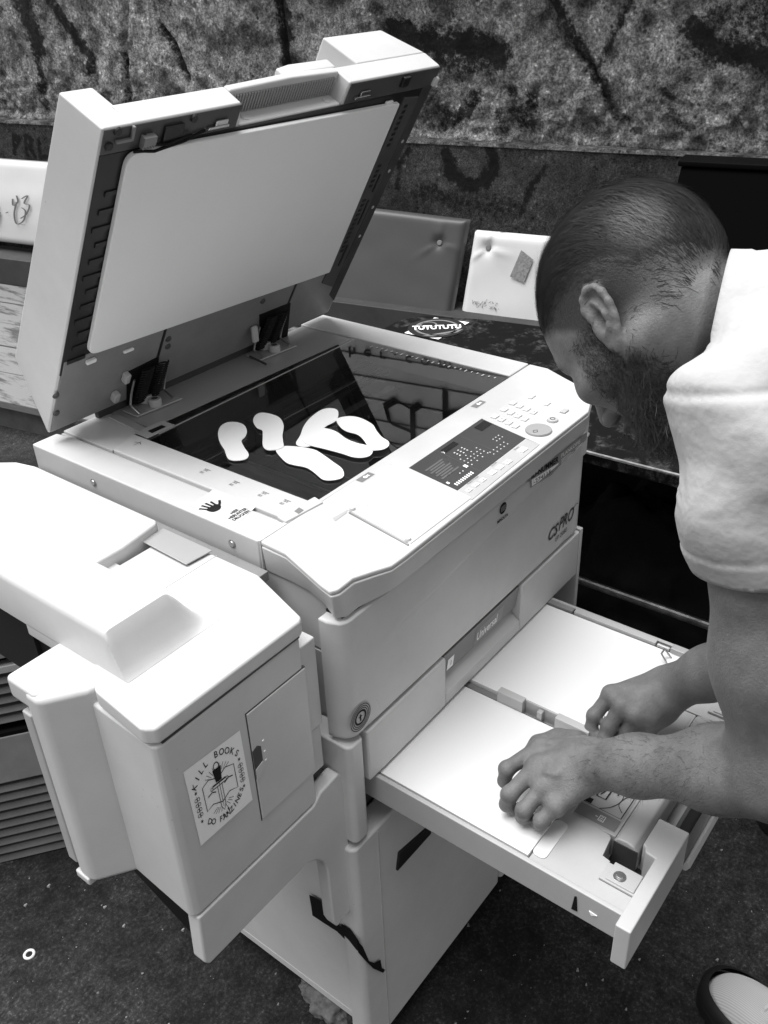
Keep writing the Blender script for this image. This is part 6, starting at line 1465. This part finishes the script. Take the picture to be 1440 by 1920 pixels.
def flow_beard(L):
    f, l, u = L.T; return np.stack([.35+0*f, np.sign(l)*.25, -1.0+0*f], -1)
strands('beard', bm_m**1.5, lambda L: .006+.011*sst(.0, -.085, L[:, 2]), flow_beard, 13000, .5, .0005, M['beard'], 23, .35)
# forearm hair
fa = (WRL-ELL)/np.linalg.norm(WRL-ELL); tt = (lv-ELL)@fa; wl = sst(.02, .08, tt)*(1-sst(.20, .25, tt))*(np.linalg.norm(lv-ELL-tt[:, None]*fa, axis=1) < .07)
strands('arm_hair', wl, lambda L: .011+0*L[:, 0], lambda L: np.tile(HB@(fa+v3(0, 0, -.5)), (len(L), 1)), 1300, .25, .00022, M['beard'], 41, .35, src=(lv, lf, vnormals(lv, lf)))
# eyebrow
strands('eyebrow', sst(.0, .004, .008-np.abs(u_-.034-(np.abs(l_)-.03)*-.1))*sst(.0, .004, .024-np.abs(np.abs(l_)-.03))*sst(.06, .07, f_)*inhead, lambda L: .007+0*L[:, 0], lambda L: np.stack([0*L[:, 0]-.2, np.sign(L[:, 1]), .3+0*L[:, 0]], -1), 900, .3, .0004, M['beard'], 31, .2)
# t-shirt: shell between two solids
def sm_(z): return 1.0
def fold(P):
    x, y, z = P[..., 0], P[..., 1], P[..., 2]
    w1 = np.sin(22*x+34*z+3.0*np.sin(13*y+6*x)); w2 = np.sin(60*z-40*y+4*np.sin(23*x)); w3 = np.sin(120*y+70*x+60*z+4*np.sin(50*z))
    dl = P-NB.astype(np.float32); r = np.linalg.norm(dl, axis=-1); an = np.arctan2(dl[..., 2], dl[..., 0])
    ray = np.sin(7*an+3*np.sin(2*an)+14*r)*np.exp(-((r-.11)/.05)**2)
    da = P-(SHL+v3(.03, .02, -.05)).astype(np.float32); ra = np.linalg.norm(da, axis=-1); aa = np.arctan2(da[..., 2], da[..., 1])
    arm_ = np.abs(np.sin(4.5*aa+9*ra))**.7*np.exp(-((ra-.07)/.05)**2)
    return (.0036*w1+.0024*w2+.0042*ray+.0015*arm_)*np.clip((r-.065)/.04, 0, 1)
def shirt_solid(s):
    torso(s, .010)
    for sh, el in ((SHL, ELL), (SHR, ELR)):
        p2 = sh+(el-sh)*.55; mid = sh+(el-sh)*.22
        s.cone(sh+v3(0, 0, .004), mid, .056, .055, .03); s.cone(mid, p2, .055, .044, .03)
    s.cone(SHL+v3(.012, .0, .006), NB+v3(.0, -.038, -.012), .053, .056, .05); s.cone(SHR, NB+v3(.01, -.038, -.012), .053, .056, .05)
    s.cone(NB+v3(.0, -.04, -.014), TL[1]+v3(0, 0, .03), .062, .085, .05)
    s.cone(NB-ND*.03, NB+ND*.045, .0650, .0625, .018)
ND = (HO-NB)/np.linalg.norm(HO-NB)
s1 = SDF((-0.10, -1.12, -0.14), (0.62, -0.26, 0.38), 0.0034); shirt_solid(s1)
X, Y, Z = np.meshgrid(*s1.ax, indexing='ij'); s1.D += fold(np.stack([X, Y, Z], -1)).astype(np.float32); del X, Y, Z
tv, tf = s1.mesh(); tv = relax(tv, tf, 2, .45); del s1
def cut(V, F, o, n, rad, back=.08):        # open the cloth at a plane: sleeve hems and collar, with an even edge
    t = (V-o)@n; rr = np.linalg.norm(V-o-t[:, None]*n, axis=1); near = (rr < rad) & (t > -back) & (t < .12)
    out = near & (t > 0); F = F[~out[F].any(1)]
    E_ = np.concatenate([F[:, [0, 1]], F[:, [1, 2]], F[:, [2, 3]], F[:, [3, 0]]]); Es = np.sort(E_, 1); key = Es[:, 0].astype(np.int64)*len(V)+Es[:, 1]
    uq, ix, ct = np.unique(key, return_index=True, return_counts=True); bd = Es[ix[ct == 1]]
    nb2 = near[bd].all(1) & (t[bd] > -.02).all(1); bd = bd[nb2]; V = V.copy(); bv = np.unique(bd); tb = (V[bv]-o)@n; V[bv] -= tb[:, None]*n
    for _ in range(14):
        acc = np.zeros_like(V); c = np.zeros(len(V)); np.add.at(acc, bd[:, 0], V[bd[:, 1]]); np.add.at(acc, bd[:, 1], V[bd[:, 0]]); np.add.at(c, bd[:, 0], 1); np.add.at(c, bd[:, 1], 1)
        V[bv] = V[bv]*.5+.5*acc[bv]/np.maximum(c[bv], 1)[:, None]
    return V, F
for sh, el in ((SHL, ELL), (SHR, ELR)):
    n_ = (el-sh)/np.linalg.norm(el-sh); ho = sh+(el-sh)*.36
    t = (tv-ho)@n_; rr = np.linalg.norm(tv-ho-t[:, None]*n_, axis=1); w_ = ((rr < .085) & (np.abs(t) < .1)).astype(float)
    vn = vnormals(tv, tf); tv = tv+vn*(w_*(.0014*sst(-.026, -.023, t)-.0012*np.exp(-((t+.0245)/.002)**2)))[:, None]
    tv, tf = cut(tv, tf, ho, n_, .085)
sp_ = v3(*(-0.0294, -0.4374, 0.2497)); sn = (ELL-SHL)/np.linalg.norm(ELL-SHL)+v3(-.15, 0, .0); sn /= np.linalg.norm(sn); t = (tv-sp_)@sn; rr = np.linalg.norm(tv-SHL, axis=1); vn = vnormals(tv, tf)
tv = tv+vn*((rr < .12)*(-.0022*np.exp(-(t/.0032)**2)+.0012*np.exp(-((t-.008)/.006)**2)))[:, None]
vw = NB-v3(*CP); vw /= np.linalg.norm(vw); cn = ND-.92*(ND@vw)*vw; cn /= np.linalg.norm(cn); co = NB+cn*.024; t = (tv-co)@cn; rr = np.linalg.norm(tv-co-t[:, None]*cn, axis=1)
vn = vnormals(tv, tf); tv = tv+vn*((rr < .09)*(np.abs(t) < .05)*(.0016*sst(-.020, -.017, t)))[:, None]
tv, tf = cut(tv, tf, co, cn, .074)
keep = np.zeros(len(tv), bool); keep[tf.ravel()] = True; remap = np.cumsum(keep)-1; tv = tv[keep]; tf = remap[tf]
CL = bpy.data.materials.new('white_cotton'); CL.use_nodes = True; nt = CL.node_tree; b_ = nt.nodes['Principled BSDF']; b_.inputs['Base Color'].default_value = (.43, .43, .43, 1); b_.inputs['Roughness'].default_value = .9; b_.inputs['Specular IOR Level'].default_value = .15
tc = nt.nodes.new('ShaderNodeTexCoord'); n_ = nt.nodes.new('ShaderNodeTexNoise'); n_.inputs['Scale'].default_value = 900; nt.links.new(tc.outputs['Object'], n_.inputs['Vector'])
n2_ = nt.nodes.new('ShaderNodeTexNoise'); n2_.inputs['Scale'].default_value = 30; n2_.inputs['Detail'].default_value = 3; nt.links.new(tc.outputs['Object'], n2_.inputs['Vector'])
b1 = nt.nodes.new('ShaderNodeBump'); b1.inputs['Strength'].default_value = .25; b1.inputs['Distance'].default_value = .0006; nt.links.new(n_.outputs['Fac'], b1.inputs['Height'])
b2_ = nt.nodes.new('ShaderNodeBump'); b2_.inputs['Strength'].default_value = .7; b2_.inputs['Distance'].default_value = .006; nt.links.new(n2_.outputs['Fac'], b2_.inputs['Height']); nt.links.new(b1.outputs[0], b2_.inputs['Normal']); nt.links.new(b2_.outputs[0], b_.inputs['Normal'])
ts = raw('t_shirt', tv.tolist(), tf.tolist(), CL, person, True); md = ts.modifiers.new('thick', 'SOLIDIFY'); md.thickness = .0022; md.offset = -1
s = SDF((-0.02, -1.22, -0.80), (0.78, -0.5, 0.2), 0.006); legs(s, .012)
s.cone(HPC+v3(-.09, 0, 0), HPC+v3(.09, 0, 0), .118, .118, .03); tv, tf = s.mesh(); raw('trousers', relax(tv, tf, 1).tolist(), tf.tolist(), mat('dark_trousers', .03, .85, .2, bump=.3, bscale=300), person, True); del s
# shoes
def shoe(toe, ang, nm):
    d = Vector((math.sin(ang), math.cos(ang), 0)); sd_ = Vector((d.y, -d.x, 0)); toe = Vector(toe)
    prof = [(0.0, .0), (.006, .022), (.02, .036), (.045, .046), (.08, .050), (.12, .045), (.17, .036), (.22, .034), (.255, .028), (.270, .012), (.272, .0)]
    out = [(a, w) for a, w in prof]+[(a, -w) for a, w in prof[-2:0:-1]]
    out = smooth_closed(out, 4)
    def P(a, w, z): p = toe-d*a+sd_*w; return (p.x, p.y, GZ+z)
    mb = MB(); mb.prism([(P(a, w, 0)[0], P(a, w, 0)[1]) for a, w in out], GZ+.001, GZ+.024); so_ = mb.build(nm, mat('shoe_rubber', .012, .45), person, .004, 3, ang=40)
    V = []; F = []; nr = 9; N = len(out)
    for k in range(nr+1):
        t = k/nr; sc_ = .93 if k == 0 else .93-.62*t**1.6
        for a, w in out:
            ac = .135; aa = ac+(a-ac)*(sc_+.04*t*0); z = .022+ (.052+.03*sst(.05, .2, np.array(a)))*math.sin(t*math.pi/2)
            V.append(P(aa, w*sc_, float(z)))
    for k in range(nr):
        for i in range(N): F.append((k*N+i, k*N+(i+1) % N, (k+1)*N+(i+1) % N, (k+1)*N+i))
    F.append([nr*N+i for i in range(N)])
    cm = bpy.data.materials.new('ribbed_canvas'); cm.use_nodes = True; nt = cm.node_tree; bb_ = nt.nodes['Principled BSDF']; bb_.inputs['Roughness'].default_value = .85
    tc = nt.nodes.new('ShaderNodeTexCoord'); mp = nt.nodes.new('ShaderNodeMapping'); mp.inputs['Rotation'].default_value = (0, 0, ang); nt.links.new(tc.outputs['Object'], mp.inputs[0])
    wv = nt.nodes.new('ShaderNodeTexWave'); wv.inputs['Scale'].default_value = 120; nt.links.new(mp.outputs[0], wv.inputs[0])
    r = nt.nodes.new('ShaderNodeMapRange'); r.inputs['To Min'].default_value = .55; r.inputs['To Max'].default_value = .74; nt.links.new(wv.outputs['Fac'], r.inputs['Value']); nt.links.new(r.outputs[0], bb_.inputs['Base Color'])
    u_o = raw('shoe_upper', V, F, cm, so_, True)
    # laces / tongue patch
    mb = MB()
    for k in range(5):
        a0 = .095+k*.016; z = .074+k*.004; q = [P(a0, -.022, z-.012), P(a0+.003, -.008, z+.002), P(a0+.003, .008, z+.002), P(a0, .022, z-.012)]
        mb.tube(q, .0022, 6)
        q = [P(a0, .022, z-.012), P(a0+.014, -.022, z-.010)]; mb.tube(q, .0018, 6)
    mb.build('laces', mat('lace_white', .75, .8), so_)
    # black rand round the toe, standing against the upper
    mb = MB(); V1 = [(a, w) for a, w in out]
    ins = [(.135+(a-.135)*.90, w*.86) for a, w in out]
    N = len(out)
    A = [mb.bm.verts.new(P(a, w, .0235)) for a, w in out]; B = [mb.bm.verts.new(P(.135+(a-.135)*.985, w*.97, .040)) for a, w in out]; C2 = [mb.bm.verts.new(P(a, w, .047)) for a, w in ins]
    for i in range(N): mb.bm.faces.new((A[i], A[(i+1) % N], B[(i+1) % N], B[i])); mb.bm.faces.new((B[i], B[(i+1) % N], C2[(i+1) % N], C2[i]))
    mb.build('shoe_rand', M['dark'], so_, smooth=True)
    return so_
shoe((.268, -.468, 0), R(16), 'shoe'); shoe((.640, -.425, 0), R(-4), 'shoe')
rooted(person)
